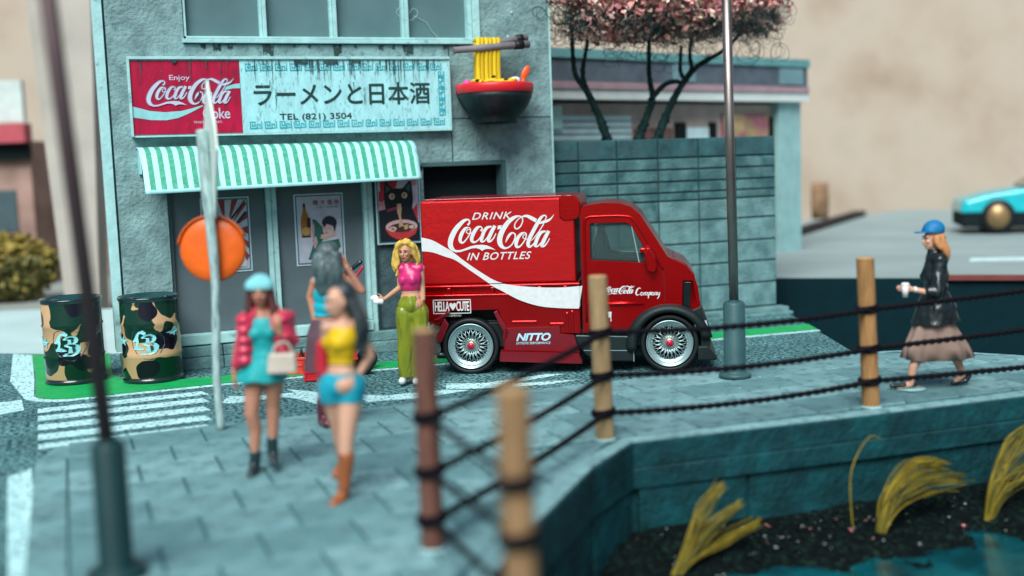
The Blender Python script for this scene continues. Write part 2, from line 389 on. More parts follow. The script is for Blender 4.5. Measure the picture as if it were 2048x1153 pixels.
# pavers, each its own piece
sw = bpy.data.objects['sidewalk']
def inside(poly, m=.0):
    p = poly
    p = clip(p, 1, 0, .132)                     # left of kerb
    p = clip(p, 0, -1, 11.085)
    for (a, b) in zip(EDGE[:-1], EDGE[1:]):
        pass
    return p
def border_clip(p):
    # canal side: a 0.26 m plain border strip is kept free of pavers
    x, y = sum(a for a, b in p) / len(p), sum(b for a, b in p) / len(p)
    if x > 4.2 or (x > 3.4 and y > 8.9): p = clip(p, .0385, 1, -(8.48 + .26) - .0385 * 6.9)
    d = Vector((4.36 - 2.16, 8.62 - 6.12)).normalized(); nrm = Vector((-d.y, d.x))      # to the upper left
    if not p: return p
    if 5.9 < y < 8.9 and x < 4.75: p = clip(p, nrm.x, nrm.y, -(nrm.x * 4.30 + nrm.y * 8.62) - .16)
    elif y <= 5.9: p = clip(p, -1, 0, 1.90)
    if x > 8.6:
        p = clip(p, -.66, -.75, .66 * 9.9 + .75 * 10.2); p = clip(p, -.35, -1, .35 * 9.05 + 11.07)
    return p
def dedupe(p):
    q = []
    for a in p:
        if not q or (abs(a[0] - q[-1][0]) + abs(a[1] - q[-1][1])) > 1e-4: q.append(a)
    if len(q) > 1 and abs(q[0][0] - q[-1][0]) + abs(q[0][1] - q[-1][1]) < 1e-4: q.pop()
    return q
def area(p): return abs(sum(p[i][0] * p[(i + 1) % len(p)][1] - p[(i + 1) % len(p)][0] * p[i][1] for i in range(len(p)))) / 2
TW, TH, gap = .63, .576, .012
rw = random.Random(3)
for r in range(12):
    y0 = 10.98 - TH * (r + 1) + .10; y1 = y0 + TH; off = (.41 if r % 2 == 0 else .72)
    for c in range(-2, 18):
        x0 = off + c * TW; x1 = x0 + TW
        p = [(x0 + gap, y0 + gap), (x1 - gap, y0 + gap), (x1 - gap, y1 - gap), (x0 + gap, y1 - gap)]
        p = inside(p) if x1 > -.1 else []
        p = dedupe(border_clip(p)) if len(p) > 2 else []
        if len(p) < 3 or area(p) < .003: continue
        h = .08 + rw.uniform(-.003, .003)
        cx = sum(a for a, b in p) / len(p); cy = sum(b for a, b in p) / len(p)
        q = [((a - cx) , (b - cy)) for a, b in p]
        mb = MB(); mb.prism(q, ((0, 0, h), (1, 0, rw.uniform(-.004, .004)), (0, 1, rw.uniform(-.004, .004)), (0, 0, -1)), .045)
        mb.build('paver', rw.choice([pave, pave, pave2, pave3]), sw, bevel=.007, seg=1, loc=(cx, cy, 0))
# plain concrete border along the canal
def offset_in(pts, d):
    out = []
    for i, p in enumerate(pts):
        a = Vector(pts[max(i - 1, 0)]); b = Vector(pts[min(i + 1, len(pts) - 1)]); t = (b - a).normalized()
        out.append((p[0] + t.y * d, p[1] - t.x * d))
    return out
ein = offset_in(EDGE, .15 * 1.0); 
mb = MB()
for i in range(len(EDGE) - 1):
    mb.prism([EDGE[i], EDGE[i + 1], ein[i + 1], ein[i]], G(.083), -.12)
mb.build('border_strip', pave2, sw, bevel=.006)
# canal wall: top band, ledge, panels
cw = empty('canal_wall', (4.36, 8.62, -1), 0, 'dark wet concrete canal wall below the roped sidewalk', 'wall')
cwl = Vector(cw.location)
def wall_band(name, z0, z1, proud, thick=.25, e=EDGE):
    o_ = offset_in(e, -proud); i_ = offset_in(e, thick); mb = MB()
    for i in range(len(e) - 1):
        mb.prism([o_[i], o_[i + 1], i_[i + 1], i_[i]], ((0, 0, z1), (1, 0, 0), (0, 1, 0), (0, 0, -1)), z1 - z0)
    ob = mb.build(name, canal, cw, bevel=.012); ob.location = -cwl; return ob
wall_band('cap_band', -.16, .062, .010)
wall_band('ledge_band', -.345, -.166, .004)
wall_band('backing', -1.6, -.165, -.06, .3)
e2 = EDGE
xs = [10.2, 8.72, 8.12, 6.95, 5.48, 4.40]
for a, b in zip(xs[:-1], xs[1:]):
    mb = MB(); ya = 8.62 - (a - 4.36) * .0395; yb = 8.62 - (b - 4.36) * .0395
    mb.prism([(a - .02, ya + .012), (b + .02, yb + .012), (b + .02, yb + .10), (a - .02, ya + .10)], ((0, 0, -.35), (1, 0, 0), (0, 1, 0), (0, 0, -1)), 1.2)
    ob = mb.build('wall_panel', canal, cw, bevel=.012); ob.location = -cwl
for i in range(3, 8):
    a, b = Vector(EDGE[i]), Vector(EDGE[i + 1]); t = (b - a); L = t.length; t.normalize(); nn = Vector((t.y, -t.x))
    a2, b2 = a + t * .03, b - t * .03
    mb = MB(); mb.prism([tuple(a2 + nn * .012), tuple(b2 + nn * .012), tuple(b2 + nn * .10), tuple(a2 + nn * .10)], ((0, 0, -.35), (1, 0, 0), (0, 1, 0), (0, 0, -1)), 1.2)
    ob = mb.build('wall_panel', canal, cw, bevel=.012); ob.location = -cwl
# water and bank
def grid(name, x0, x1, y0, y1, nx, ny, zf, m, sm=True):
    vs = [(x0 + (x1 - x0) * i / nx, y0 + (y1 - y0) * j / ny) for j in range(ny + 1) for i in range(nx + 1)]
    mb = MB(); mb.add([(x, y, zf(x, y)) for x, y in vs], [(j * (nx + 1) + i, j * (nx + 1) + i + 1, (j + 1) * (nx + 1) + i + 1, (j + 1) * (nx + 1) + i) for j in range(ny) for i in range(nx)], 0, sm)
    return mb.build(name, m)
water = mat('turquoise_water', (0.001, 0.075, 0.09), .12, 0, var=.35, vs=2.5, bump=.45, bs=9, coat=.5, col2=(.0015, .035, .045), c2s=3.5, c2t=.53, c2w=.08)
struct(grid('water', 1.95, 30, -2, 8.7, 4, 4, lambda x, y: -.94, water))
moss = mat('mossy_bank', (0.0005, 0.003, 0.0035), .8, var=.6, vs=9, bump=1., bs=45, col2=(.006, .024, .016), c2s=20, c2t=.6)
def bank(x, y):
    d = (8.62 - (x - 4.36) * .0395) - y
    n = noise.noise(Vector((x * 1.6, y * 1.6, 0))) * .16 + noise.noise(Vector((x * 6, y * 6, 3))) * .05 + noise.noise(Vector((x * 22, y * 22, 9))) * .018
    if x < 4.6: d = min(d, max(0, (x - 3.2) * 1.1 - (8.0 - y) * .4))
    return -.74 - .22 * max(0, d) + n * (.35 + min(1, max(d, 0)))
b_ = grid('mossy_bank', 2.4, 11, 6.0, 8.7, 170, 60, bank, moss); b_['kind'] = 'structure'
# grit and pale chips lying on the bank
rg = random.Random(11)
def scatter_chips(name, n, fx, m, r0, r1, kind='stuff'):
    mb = MB()
    for _ in range(n):
        x, y, z = fx(); r = rg.uniform(r0, r1)
        vs = [(x + r * rg.uniform(-1, 1), y + r * rg.uniform(-1, 1), z + r * rg.uniform(-.2, .8)) for k in range(4)]
        mb.add(vs, [(0, 1, 2), (0, 2, 3), (0, 3, 1), (1, 3, 2)])
    o = mb.build(name, m); o['kind'] = kind; return o
def on_bank():
    x = rg.uniform(4.3, 10); y = 8.55 - (x - 4.36) * .0395 - abs(rg.gauss(0, .5)); return x, y, bank(x, y) + .005
scatter_chips('pale_gravel', 200, on_bank, mat('pale_gravel', (.40, .48, .46), .8, var=.3), .006, .022)
scatter_chips('dark_gravel', 1600, on_bank, mat('dark_gravel', (0.001, 0.005, 0.005), .8, var=.5), .010, .035)
scatter_chips('fallen_petals', 26, on_bank, mat('pink_petal', (.55, .20, .22), .7, var=.2), .015, .035)
def on_ground():
    if rg.random() < .5: return rg.uniform(2.5, 9), rg.uniform(8.7, 11.0), .092
    return rg.uniform(-.5, 9.2), rg.uniform(11.3, 13.6), .012
scatter_chips('ground_grit', 160, on_ground, mat('pale_gravel', (.4, .48, .46)), .004, .014)
# dry yellow grass tufts
straw = mat('dry_yellow_grass', (0.22, 0.165, 0.01), .6, var=.3, vs=6)
straw2 = mat('dry_olive_grass', (0.09, 0.085, 0.012), .6, var=.3, vs=6)
def tuft(loc, label, bundles, seed, droop=0.):
    rr = random.Random(seed); t = empty('grass_tuft', loc, 0, label, 'grass tuft', 'dry grass tufts along the canal wall')
    for bi, (dx, dz, dy, spread, cnt) in enumerate(bundles):
        mb = MB()
        for _ in range(int(cnt * 1.6)):
            e = Vector((dx + rr.gauss(0, spread), dy + rr.gauss(0, spread), dz + rr.gauss(0, spread)))
            b0 = Vector((rr.gauss(0, .022), rr.gauss(0, .015), 0))
            w1, w2 = rr.gauss(0, .022), rr.gauss(0, .022)
            c1 = b0 + Vector((e.x * (.26 - .12 * droop) + w1, e.y * .3, e.z * (.36 + .34 * droop))); c2 = b0 + Vector((e.x * (.60 - .05 * droop) + w2, e.y * .7, e.z * (.70 + .42 * droop) - w2))
            pts = catmull([b0, c1, c2, e], 6); r = rr.uniform(.0045, .0075)
            mb.tube(pts, [r * (1 - .35 * i / len(pts)) for i in range(len(pts))], 5, rr.choice((0, 1)))
        mb.build('blade_bundle', [straw, straw2], t)
tuft((4.40, 7.98, -.90), 'low dry grass tuft split into three bundles at the left end of the bank', [(.50, .66, .1, .022, 11), (.68, .46, .1, .03, 12), (.86, .30, .1, .03, 9)], 1)
tuft((6.42, 7.98, -.86), 'thick dry grass tuft bent over to the right at mid bank', [(.74, .50, .06, .035, 22), (.90, .36, .02, .045, 16)], 2, .85)
tuft((7.55, 7.9, -.92), 'tall dry grass tuft at the right end of the bank', [(.65, .80, .1, .05, 20), (.35, .45, 0, .06, 12), (.9, .5, .1, .05, 10)], 3, .4)
tuft((6.22, 8.02, -.80), 'single curved dry grass blade against the canal wall', [(.34, .74, .1, .004, 1)], 5, .9)

# ================================================================== THE RAMEN SHOP
YF = 15.10
bd = empty('shop_building', (3.5, YF, 0), 0, 'teal grey stucco shop building with big upper windows', 'building')
BL = Vector((3.5, YF, 0))
def bpart(mb, name, m, parent=None, bevel=0., seg=2, label=None):
    o = mb.build(name, m, parent or bd, bevel, seg, label)
    if not parent: o.location = -BL
    return o
D = .22   # wall thickness in front of the panels
mb = MB()
x0, x1 = .60, 6.47
mb.box(x0, 1.19, YF, YF + D, .0, 5.6)                       # left pier
mb.box(1.19, 3.83, YF, YF + D, 2.36, 4.10)                  # above shop window
mb.box(3.83, 4.56, YF, YF + D, 2.42, 4.10)
mb.box(4.56, 5.76, YF, YF + D, 2.50, 4.10)
mb.box(5.76, 6.47, YF, YF + D, 0, 3.11); mb.box(5.76, 6.47, YF, YF + D, 3.12, 4.10)
mb.box(1.19, 1.52, YF, YF + D, 4.10, 5.6); mb.box(5.46, 6.47, YF, YF + D, 4.10, 5.6)
mb.box(1.52, 5.46, YF, YF + D, 5.15, 5.6)
bpart(mb, 'wall', stucco)
mb = MB(); mb.box(.60, 6.47, YF + D + .30, 16.3, 0, 5.6); bpart(mb, 'rear_block', stucco)
mb = MB(); mb.box(.58, 6.50, YF - .05, 16.4, 5.6, 5.75); bpart(mb, 'roof', trim, bevel=.02)
mb = MB(); mb.box(.46, .575, YF - .02, YF + .35, .30, 5.6); mb.box(.60, 1.0, YF - .02, YF - .005, .18, .42); bpart(mb, 'edge_strip', trim, bevel=.006)
mb = MB(); mb.box(6.475, 6.50, YF - .01, YF + .3, 0, 5.6); bpart(mb, 'corner_strip', trim)
mb = MB(); mb.box(.578, .598, YF + .01, YF + .2, .1, 5.6); bpart(mb, 'shadow_gap', mortar)
# base course of dark blocks
for a, b in ((.50, 1.12), (1.13, 1.75), (1.76, 2.38), (2.39, 3.01), (3.02, 3.64), (3.65, 4.27), (4.28, 4.9)):
    mb = MB(); mb.box(a, b, YF - .13, YF - .005, .0, .15); mb.box(a, b, YF - .09, YF - .005, .155, .285)
    bpart(mb, 'base_block', darkconc if a < 1.1 else blockm, bevel=.012)
# shop window: panels, mullions, sill
sw_ = MB(); sw_.box(1.19, 2.42, YF + .13, YF + .15, .44, 2.36); w1 = bpart(sw_, 'shop_window', panel)
sw_ = MB(); sw_.box(2.56, 3.72, YF + .13, YF + .15, .44, 2.36); w2 = bpart(sw_, 'shop_window', panel)
mb = MB(); mb.box(2.43, 2.49, YF + .03, YF + .16, .44, 2.36); mb.box(2.495, 2.565, YF + .05, YF + .16, .44, 2.36); bpart(mb, 'mullion', trim, bevel=.006)
mb = MB(); mb.box(3.72, 3.77, YF + .02, YF + .16, .44, 2.40); mb.box(3.775, 3.85, YF + .04, YF + .16, .10, 2.42); bpart(mb, 'door_jamb', trim, bevel=.006)
mb = MB(); mb.box(1.19, 3.77, YF - .02, YF + .16, .30, .435); bpart(mb, 'window_sill', trim, bevel=.01)
mb = MB(); mb.box(1.19, 1.235, YF + .06, YF + .16, .44, 2.36); bpart(mb, 'side_frame', panel, bevel=.004)
mb = MB(); mb.box(3.86, 4.50, YF + .05, YF + .09, .30, 2.42); bpart(mb, 'rough_side_panel', darkconc, bevel=.01)
mb = MB(); mb.box(3.853, 3.862, YF - .01, YF + .05, .28, 2.42); mb.box(3.86, 4.54, YF - .01, YF + .05, .28, .30); bpart(mb, 'panel_gap', mortar)
mb = MB(); mb.box(4.515, 4.56, YF + .0, YF + .2, 0, 2.50); bpart(mb, 'doorway_edge', stucco, bevel=.006)
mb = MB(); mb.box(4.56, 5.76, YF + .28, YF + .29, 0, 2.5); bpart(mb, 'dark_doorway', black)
mb = MB(); mb.box(5.70, 5.762, YF - .015, YF + .2, 0, 2.53); mb.box(4.54, 5.70, YF - .015, YF + .2, 2.47, 2.53); bpart(mb, 'doorway_trim', mat('dark_trim', (.05, .11, .115), .7, bump=.3), bevel=.005)
# upper window
for a, b in ((1.60, 2.47), (2.54, 3.38), (3.46, 4.36), (4.44, 5.28)):
    mb = MB(); mb.box(a - .03, b + .03, YF + .12, YF + .14, 4.2, 5.10); w = bpart(mb, 'upper_window', uppanel)
mb = MB(); mb.box(1.50, 5.47, YF - .05, YF + .14, 4.115, 4.165); mb.box(1.55, 5.42, YF - .02, YF + .14, 4.17, 4.20); bpart(mb, 'upper_sill', trim, bevel=.006)
for a in (2.475, 3.39, 4.365):
    mb = MB(); mb.box(a, a + .035, YF + .04, YF + .14, 4.2, 5.10); mb.box(a + .037, a + .085, YF + .0, YF + .14, 4.2, 5.10); bpart(mb, 'upper_mullion', trim, bevel=.005)
mb = MB(); mb.box(5.285, 5.345, YF + .0, YF + .14, 4.2, 5.10); mb.box(5.35, 5.45, YF - .03, YF + .14, 4.17, 5.15); bpart(mb, 'upper_right_frame', trim, bevel=.005)
mb = MB(); mb.box(1.53, 1.56, YF + .02, YF + .14, 4.2, 5.10); bpart(mb, 'upper_left_frame', trim, bevel=.004)
mb = MB(); mb.box(1.52, 5.46, YF - .03, YF + .14, 5.10, 5.15); bpart(mb, 'upper_head', trim)
# score line, dirt runs under the sill, droplets and glue threads
grime = mat('grime_run', (.03, .055, .055), .9, var=.5, vs=9, col2=(.12, .22, .23), c2s=26, c2t=.60)
rr = random.Random(5); mb = MB(); k = 0
for cx, w, h in ((2.56, .075, .15), (3.46, .06, .15), (4.42, .08, .16), (1.92, .05, .09), (1.75, .03, .06), (2.08, .03, .07), (4.05, .04, .07), (4.22, .03, .06), (3.1, .025, .05), (5.1, .04, .10), (4.95, .03, .06), (5.25, .03, .09), (3.7, .02, .05), (2.9, .02, .04)):
    n = 9; top = [(cx - w + 2 * w * i / n, 4.108) for i in range(n + 1)]; bot = [(cx + w * .8 - 1.6 * w * i / n + rr.uniform(-.012, .012), 4.108 - h * rr.uniform(.7, 1.05)) for i in range(n + 1)]
    mb.flat(top + bot, XZ(0, YF, 0), 0, .006 + .0006 * k); k += 1
for o in mb.each('dirt_run', grime, bd): o.location = -BL
mb = MB(); mb.box(4.985, 5.0, YF - .004, YF + .01, 2.53, 4.1); mb.box(5.0, 6.47, YF - .003, YF + .01, 3.108, 3.122); bpart(mb, 'score_lines', mortar)
mb = MB(); mb.ell((5.86, YF - .01, 4.22), (.018, .012, .02)); mb.ell((5.93, YF - .01, 4.55), (.016, .012, .016)); bpart(mb, 'glue_drops', mat('clear_glue', (.5, .6, .6), .15))
mb = MB(); mb.tube(catmull([(4.33, YF - .02, 4.60), (4.28, YF - .01, 4.53), (4.36, YF - .01, 4.46), (4.50, YF + .06, 4.44), (4.60, YF + .07, 4.53), (4.55, YF + .08, 4.60), (4.47, YF + .07, 4.52)], 8), .003, 4); mb.tube(catmull([(4.55, YF + .1, 4.5), (4.72, YF + .1, 4.42), (4.80, YF + .1, 4.30), (4.9, YF + .1, 4.21)], 8), .003, 4); bpart(mb, 'glue_thread', mat('glue_thread', (.4, .6, .6), .3))

# ---- the big sign board
sg = empty('sign_board', (2.9, YF, 3.44), 0, 'weathered shop sign with red soft drink panel and black Japanese ramen lettering', 'sign')
SGL = Vector((2.9, YF, 3.44))
def spart(mb, name, m, bevel=0., parent=None):
    o = mb.build(name, m, parent or sg, bevel); o.location = -SGL; return o
signw = mat('weathered_sign_white', (0.33, 0.68, 0.71), .6, var=.12, vs=5, bump=.25, bs=30, col2=(.12, .25, .27), c2s=14, c2t=.66, c2w=.10, stretch=(2.2, 1, .7))
signr = mat('weathered_sign_red', (0.38, 0.004, 0.04), .5, var=.2, vs=3, bump=.15, bs=30, col2=(.13, .01, .03), c2s=5, c2t=.64, c2w=.12, stretch=(2, 1, .6))
Y1 = 14.98
mb = MB(); mb.box(.82, 4.95, Y1 + .01, YF - .003, 2.955, 3.925); spart(mb, 'board', trim)
mb = MB(); mb.box(2.168, 4.93, Y1 - .004, Y1 + .008, 2.975, 3.895); spart(mb, 'white_panel', signw)
mb = MB(); mb.box(.845, 2.162, Y1 - .004, Y1 + .008, 2.985, 3.885); spart(mb, 'red_panel', signr)
mb = MB(); mb.box(.815, 4.955, Y1 - .03, Y1 + .012, 3.90, 3.935); mb.box(.81, .843, Y1 - .03, Y1 + .012, 2.96, 3.899); mb.box(.845, 4.94, Y1 - .012, Y1 + .012, 2.95, 2.972); mb.box(4.932, 4.96, Y1 - .012, Y1 + .012, 2.95, 3.899); spart(mb, 'frame', trim, .004)
FS = XZ(0, Y1, 0)
ink = mat('dark_sign_ink', (.010, .045, .045), .6, var=.3, vs=20, col2=(.08, .16, .17), c2s=18, c2t=.68)
mb = MB(); put_text(mb, 'ラーメンと日本酒', FS, 2.33, 3.315, 4.66, 3.60, off=.055, sp=1.02, lift=.007); spart(mb, 'lettering', ink)
mb = MB(); put_text(mb, 'TEL (821) 3504', FS, 2.64, 3.112, 3.58, 3.212, off=.06, lift=.007); spart(mb, 'lettering', ink)
keym = mat('teal_key_pattern', (.01, .34, .40), .6, var=.2, vs=12, col2=(.2, .45, .47), c2s=16, c2t=.64)
def polyline(mb, pts, w, frame, lift, mi=0):
    for i in range(len(pts) - 1):
        a, b = Vector(pts[i]), Vector(pts[i + 1]); d = (b - a).normalized(); n_ = Vector((-d.y, d.x)) * w / 2; a = a - d * w / 2; b = b + d * w / 2
        mb.flat([tuple(a + n_), tuple(b + n_), tuple(b - n_), tuple(a - n_)], frame, mi, lift + .0003 * (i % 9))
KEY = [(.04, .0), (.04, 1), (.42, 1), (.42, .38), (.20, .38), (.20, .68)]
def key_unit(mb, x, z, w, h, vert=False):
    for flip in (0, 1):
        P = []
        for u, v in KEY:
            if flip: u, v = 1 - u, 1 - v
            P.append((x + u * w, z + v * h) if not vert else (x + v * w, z + u * h))
        polyline(mb, P, .014, FS, .006)
    polyline(mb, [(x + .04 * w, z), (x + .55 * w, z)] if not vert else [(x, z + .04 * h), (x, z + .55 * h)], .014, FS, .0095)
mb = MB()
for i in range(14):
    key_unit(mb, 2.235 + i * .1885, 3.765, .155, .078); key_unit(mb, 2.255 + i * .1885, 3.035, .155, .078)
for i in range(4): key_unit(mb, 4.79, 3.16 + i * .150, .085, .125)
spart(mb, 'key_border', keym)
T8 = lambda cx, cy: (.851 + cx * .00068, 3.775 - cy * .00068)
TL = lambda x, y: T8(240 + (x - 105) * .852, 160 + (y - 200) * .83)
lil = mat('pale_sign_print', (.50, .52, .66), .55, var=.1, vs=10); cyanp = mat('cyan_sign_wave', (.25, .58, .60), .6, var=.12, vs=8)
halo = mat('grey_letter_halo', (.20, .09, .13), .6, var=.15)
mb = MB()
put_strokes(mb, [[(x, y, w + 34) for x, y, w in s_] for s_ in SCRIPT], [], FS, TL, 0, .006)
spart(mb, 'script_halo', halo)
mb = MB(); put_strokes(mb, SCRIPT, [TAIL, DASH], FS, TL, 0, .012); spart(mb, 'lettering', lil)
mb = MB()
mb.flat([T8(*p) for p in ((-5, 655), (60, 672), (300, 740), (560, 765), (850, 745), (1000, 710), (1215, 648), (1235, 662), (1000, 780), (780, 872), (560, 910), (300, 902), (70, 862), (-5, 850))], FS, 0, .008)
mb.flat([T8(*p) for p in ((1545, 440), (1600, 360), (1700, 300), (1850, 262), (1928, 256), (1928, 345), (1800, 345), (1660, 372), (1580, 430))], FS, 0, .0085)
spart(mb, 'wave', cyanp)
mb = MB(); put_text(mb, 'Enjoy', FS, *T8(665, 215), *T8(1025, 95), off=.005, lift=.007)
vs = T8(1225, 895); v2 = T8(1710, 700); put_text(mb, 'Coke', FS, vs[0], vs[1], v2[0], v2[1], off=.04, sp=.95, lift=.010)
a_ = T8(1045, 975); b2 = T8(1560, 935); put_text(mb, 'TRADE MARK REG', FS, a_[0], a_[1], b2[0], b2[1], lift=.007)
spart(mb, 'lettering', lil)

mb = MB(); rr = random.Random(77); k = 0
for _ in range(80):
    cx = rr.uniform(2.2, 4.85) if rr.random() < .85 else rr.uniform(.9, 2.1); up = rr.random() < .75; z0_ = 3.893 if up else 3.893 - rr.uniform(.05, .5); L_ = rr.uniform(.04, .34) * (1 if up else .6); w = rr.uniform(.003, .009); n = 6
    lf = [(cx - w * (1 - .8 * i / n) + rr.uniform(-.003, .003), z0_ - L_ * i / n) for i in range(n + 1)]; rg_ = [(cx + w * (1 - .8 * i / n) + rr.uniform(-.003, .003), z0_ - L_ * i / n) for i in range(n, -1, -1)]
    mb.flat(lf + rg_, FS, 0, .014 + .00012 * k); k += 1
for _ in range(7):
    cx = rr.choice((rr.uniform(3.2, 3.9), rr.uniform(2.5, 3.0), rr.uniform(1.2, 2.0))); w = rr.uniform(.03, .08); h = rr.uniform(.03, .08); n = 8
    top = [(cx - w + 2 * w * i / n, 3.894) for i in range(n + 1)]; bot = [(cx + w * .8 - 1.6 * w * i / n, 3.894 - h * rr.uniform(.4, 1.1)) for i in range(n + 1)]
    mb.flat(top + bot, FS, 0, .014 + .00012 * k); k += 1
o = spart(mb, 'dirt_streaks', mat('sign_dirt', (.035, .07, .075), .9, var=.5, vs=12)); o['kind'] = 'stuff'
# ---- awning
aw = empty('awning', (2.65, YF, 2.83), 0, 'green and white striped curved awning above the shop window', 'awning')
awG = mat('awning_green', (0.05, 0.33, 0.21), .5, var=.2, vs=20, bump=.15, bs=60, col2=(.12, .40, .33), c2s=30, c2t=.62)
awW = mat('awning_white', (0.38, 0.76, 0.78), .45, var=.08, vs=10, bump=.1, bs=60)
prof = [(0, 0)] + [(.34 * math.sin(R_(a)) * 1.0, -.17 * (1 - math.cos(R_(a)))) for a in (15, 30, 45, 60, 75, 88)] + [(.40, -.24), (.45, -.36), (.50, -.46), (.52, -.51), (.535, -.55)]
nS = 27; mb = MB(); vs = []; cols = []
for i in range(nS * 2 + 2):
    f = i / (nS * 2 + 1); cols.append(f)
xL0, xR0 = .86, 4.40
for f in cols:
    pr = .66 - .22 * f; 
    for (py, pz) in prof:
        yy = py / .535 * pr; sc = 1.04 - .10 * f
        vs.append((xL0 + (xR0 - xL0) * f + .04 * (py / .535) * (1 - f), YF - .01 - yy, 2.835 + pz * sc - .0 * f))
k = len(prof); th = .014
fs0 = []; fs1 = []
for i in range(len(cols) - 1):
    for j in range(k - 1):
        q = (i * k + j, i * k + j + 1, (i + 1) * k + j + 1, (i + 1) * k + j)
        (fs1 if (i % 2 == 1 and j < k - 2) else fs0).append(q)
mb.add(vs, fs0, 0, True); mb.add(vs, fs1, 1, True)
o = mb.build('canopy_sheet', [awW, awG], aw); o.location = -Vector((2.65, YF, 2.83))
md = o.modifiers.new('solid', 'SOLIDIFY'); md.thickness = .016; md.offset = -1
mb = MB(); P = [(v[1] - YF, v[2]) for v in vs[:k]]
mb.prism([(0, 2.83)] + P[1:6] + [(P[5][0], 2.50), (-.20, 2.50), (-.0, 2.50)], ((xL0 + .015, YF, 0), (0, 1, 0), (0, 0, 1), (1, 0, 0)), .012)
o = mb.build('side_cheek', awW, aw); o.location = -Vector((2.65, YF, 2.83))

# ---- posters
def poster(name, label, x0, x1, z0, z1, y, layers, border=(.45, .62, .66), inner=(.03, .13, .17), bg=(.38, .42, .50)):
    L = Vector(((x0 + x1) / 2, y, z0)); t = empty(name, L, 0, label, 'poster')
    def pp(mb, nm, m): o = mb.build(nm, m, t); o.location = -L
    mb = MB(); mb.box(x0, x1, y - .008, y, z0, z1); pp(mb, 'sheet', mat(name + '_border', border, .5, var=.08))
    w, h = x1 - x0, z1 - z0; b = .035 * w + .012
    mb = MB(); mb.box(x0 + b * .5, x1 - b * .5, y - .011, y - .008, z0 + b * .5, z1 - b * .5); pp(mb, 'inner_line', mat(name + '_line', inner, .5))
    mb = MB(); mb.box(x0 + b, x1 - b, y - .013, y - .011, z0 + b, z1 - b); pp(mb, 'print_ground', mat(name + '_ground', bg, .5, var=.12, vs=9))
    fr = ((x0 + b, y - .013, z0 + b), (w - 2 * b, 0, 0), (0, 0, h - 2 * b), (0, -1, 0))
    k = 0
    for nm, colr, polys in layers:
        mb = MB()
        for p in polys:
            if isinstance(p, tuple) and p[0] == 'text': put_text(mb, p[1], fr, *p[2:6], off=.02, lift=.001 + .0006 * k)
            else: mb.flat([(max(0, min(1, a)), max(0, min(1, c))) for a, c in p], fr, 0, .001 + .0006 * k)
            k += 1
            if p is not polys[-1]: pp(mb, nm, mat('print_%s_%.2f_%.2f_%.2f' % ((nm,) + colr), colr, .55, var=.15, vs=25)); mb = MB()
        pp(mb, nm, mat('print_%s_%.2f_%.2f_%.2f' % ((nm,) + colr), colr, .55, var=.15, vs=25))
def circ(cx, cy, rx, ry=None, n=18, a0=0, a1=360): ry = ry or rx; return [(cx + rx * math.cos(R_(a0 + (a1 - a0) * i / n)), cy + ry * math.sin(R_(a0 + (a1 - a0) * i / n))) for i in range(n if a1 - a0 == 360 else n + 1)]
rays = []
for a in range(0, 360, 24):
    a0, a1 = R_(a - 6), R_(a + 6); rays.append([(.5 + .2 * math.cos((a0 + a1) / 2), .56 + .12 * math.sin((a0 + a1) / 2)), (.5 + .75 * math.cos(a0), .56 + .55 * math.sin(a0)), (.5 + .75 * math.cos(a1), .56 + .55 * math.sin(a1))])
poster('ray_poster', 'poster of dark red sun rays with chopsticks and bowl behind the signpost', 1.60, 2.22, 1.20, 2.17, YF + .125,
       [('rays', (.22, .035, .04), rays), ('bowl_print', (.10, .02, .02), [circ(.5, .42, .26, .16, 16, 180, 360)]), ('pale_print', (.42, .48, .46), [circ(.5, .60, .24, .15), [(.08, .03), (.92, .03), (.92, .12), (.08, .12)]]),
        ('stick_print', (.02, .025, .03), [[(.42, .60), (.46, .58), (.93, .93), (.90, .95)], [(.52, .52), (.56, .50), (.98, .80), (.95, .83)], circ(.5, .50, .16, .05)])])
poster('sake_poster', 'poster of an amber bottle beside a dark haired woman in a green kimono', 2.80, 3.46, 1.22, 2.17, YF + .125,
       [('bottle_print', (.25, .11, .02), [[(.08, .40), (.29, .40), (.29, .62), (.26, .70), (.21, .78), (.19, .90), (.14, .90), (.13, .78), (.09, .70), (.07, .60)]]),
        ('bottle_dark', (.05, .015, .01), [[(.20, .52), (.30, .54), (.30, .68), (.22, .68)], [(.08, .385), (.29, .385), (.29, .41), (.08, .41)], [(.14, .84), (.19, .84), (.19, .90), (.14, .90)]]),
        ('label_print', (.34, .24, .08), [circ(.18, .48, .09, .065)]),
        ('kimono_print', (.02, .10, .08), [[(.34, .66), (.42, .64), (.60, .50), (.62, .40), (.52, .30), (.92, .34), (.96, .22), (.78, .12), (.50, .04), (.20, .05), (.28, .18), (.34, .30)], [(.46, .04), (.70, .10), (.60, .22)]]),
        ('sleeve_print', (.36, .26, .27), [[(.36, .20), (.44, .30), (.40, .40), (.30, .36)], [(.30, .52), (.38, .60), (.36, .40), (.32, .38)]]),
        ('arm_print', (.42, .30, .25), [[(.50, .36), (.60, .34), (.86, .40), (.84, .45), (.62, .42), (.52, .42)]]),
        ('face_print', (.46, .33, .32), [circ(.68, .49, .12, .095)]),
        ('hair_print', (.012, .02, .03), [circ(.72, .585, .17, .11, 18, 0, 180), [(.55, .585), (.60, .52), (.66, .575), (.80, .54), (.83, .44), (.89, .585)]]),
        ('lip_print', (.30, .04, .06), [circ(.64, .44, .022, .012), [(.60, .50), (.64, .505), (.64, .512), (.60, .508)], [(.70, .50), (.75, .50), (.75, .508), (.70, .51)]]),
        ('red_lettering', (.28, .03, .05), [('text', '燗 冷 酒 角', .36, .865, .95, .94)]), ('small_lettering', (.04, .05, .07), [('text', 'うまい日本酒', .42, .82, .93, .845)])])
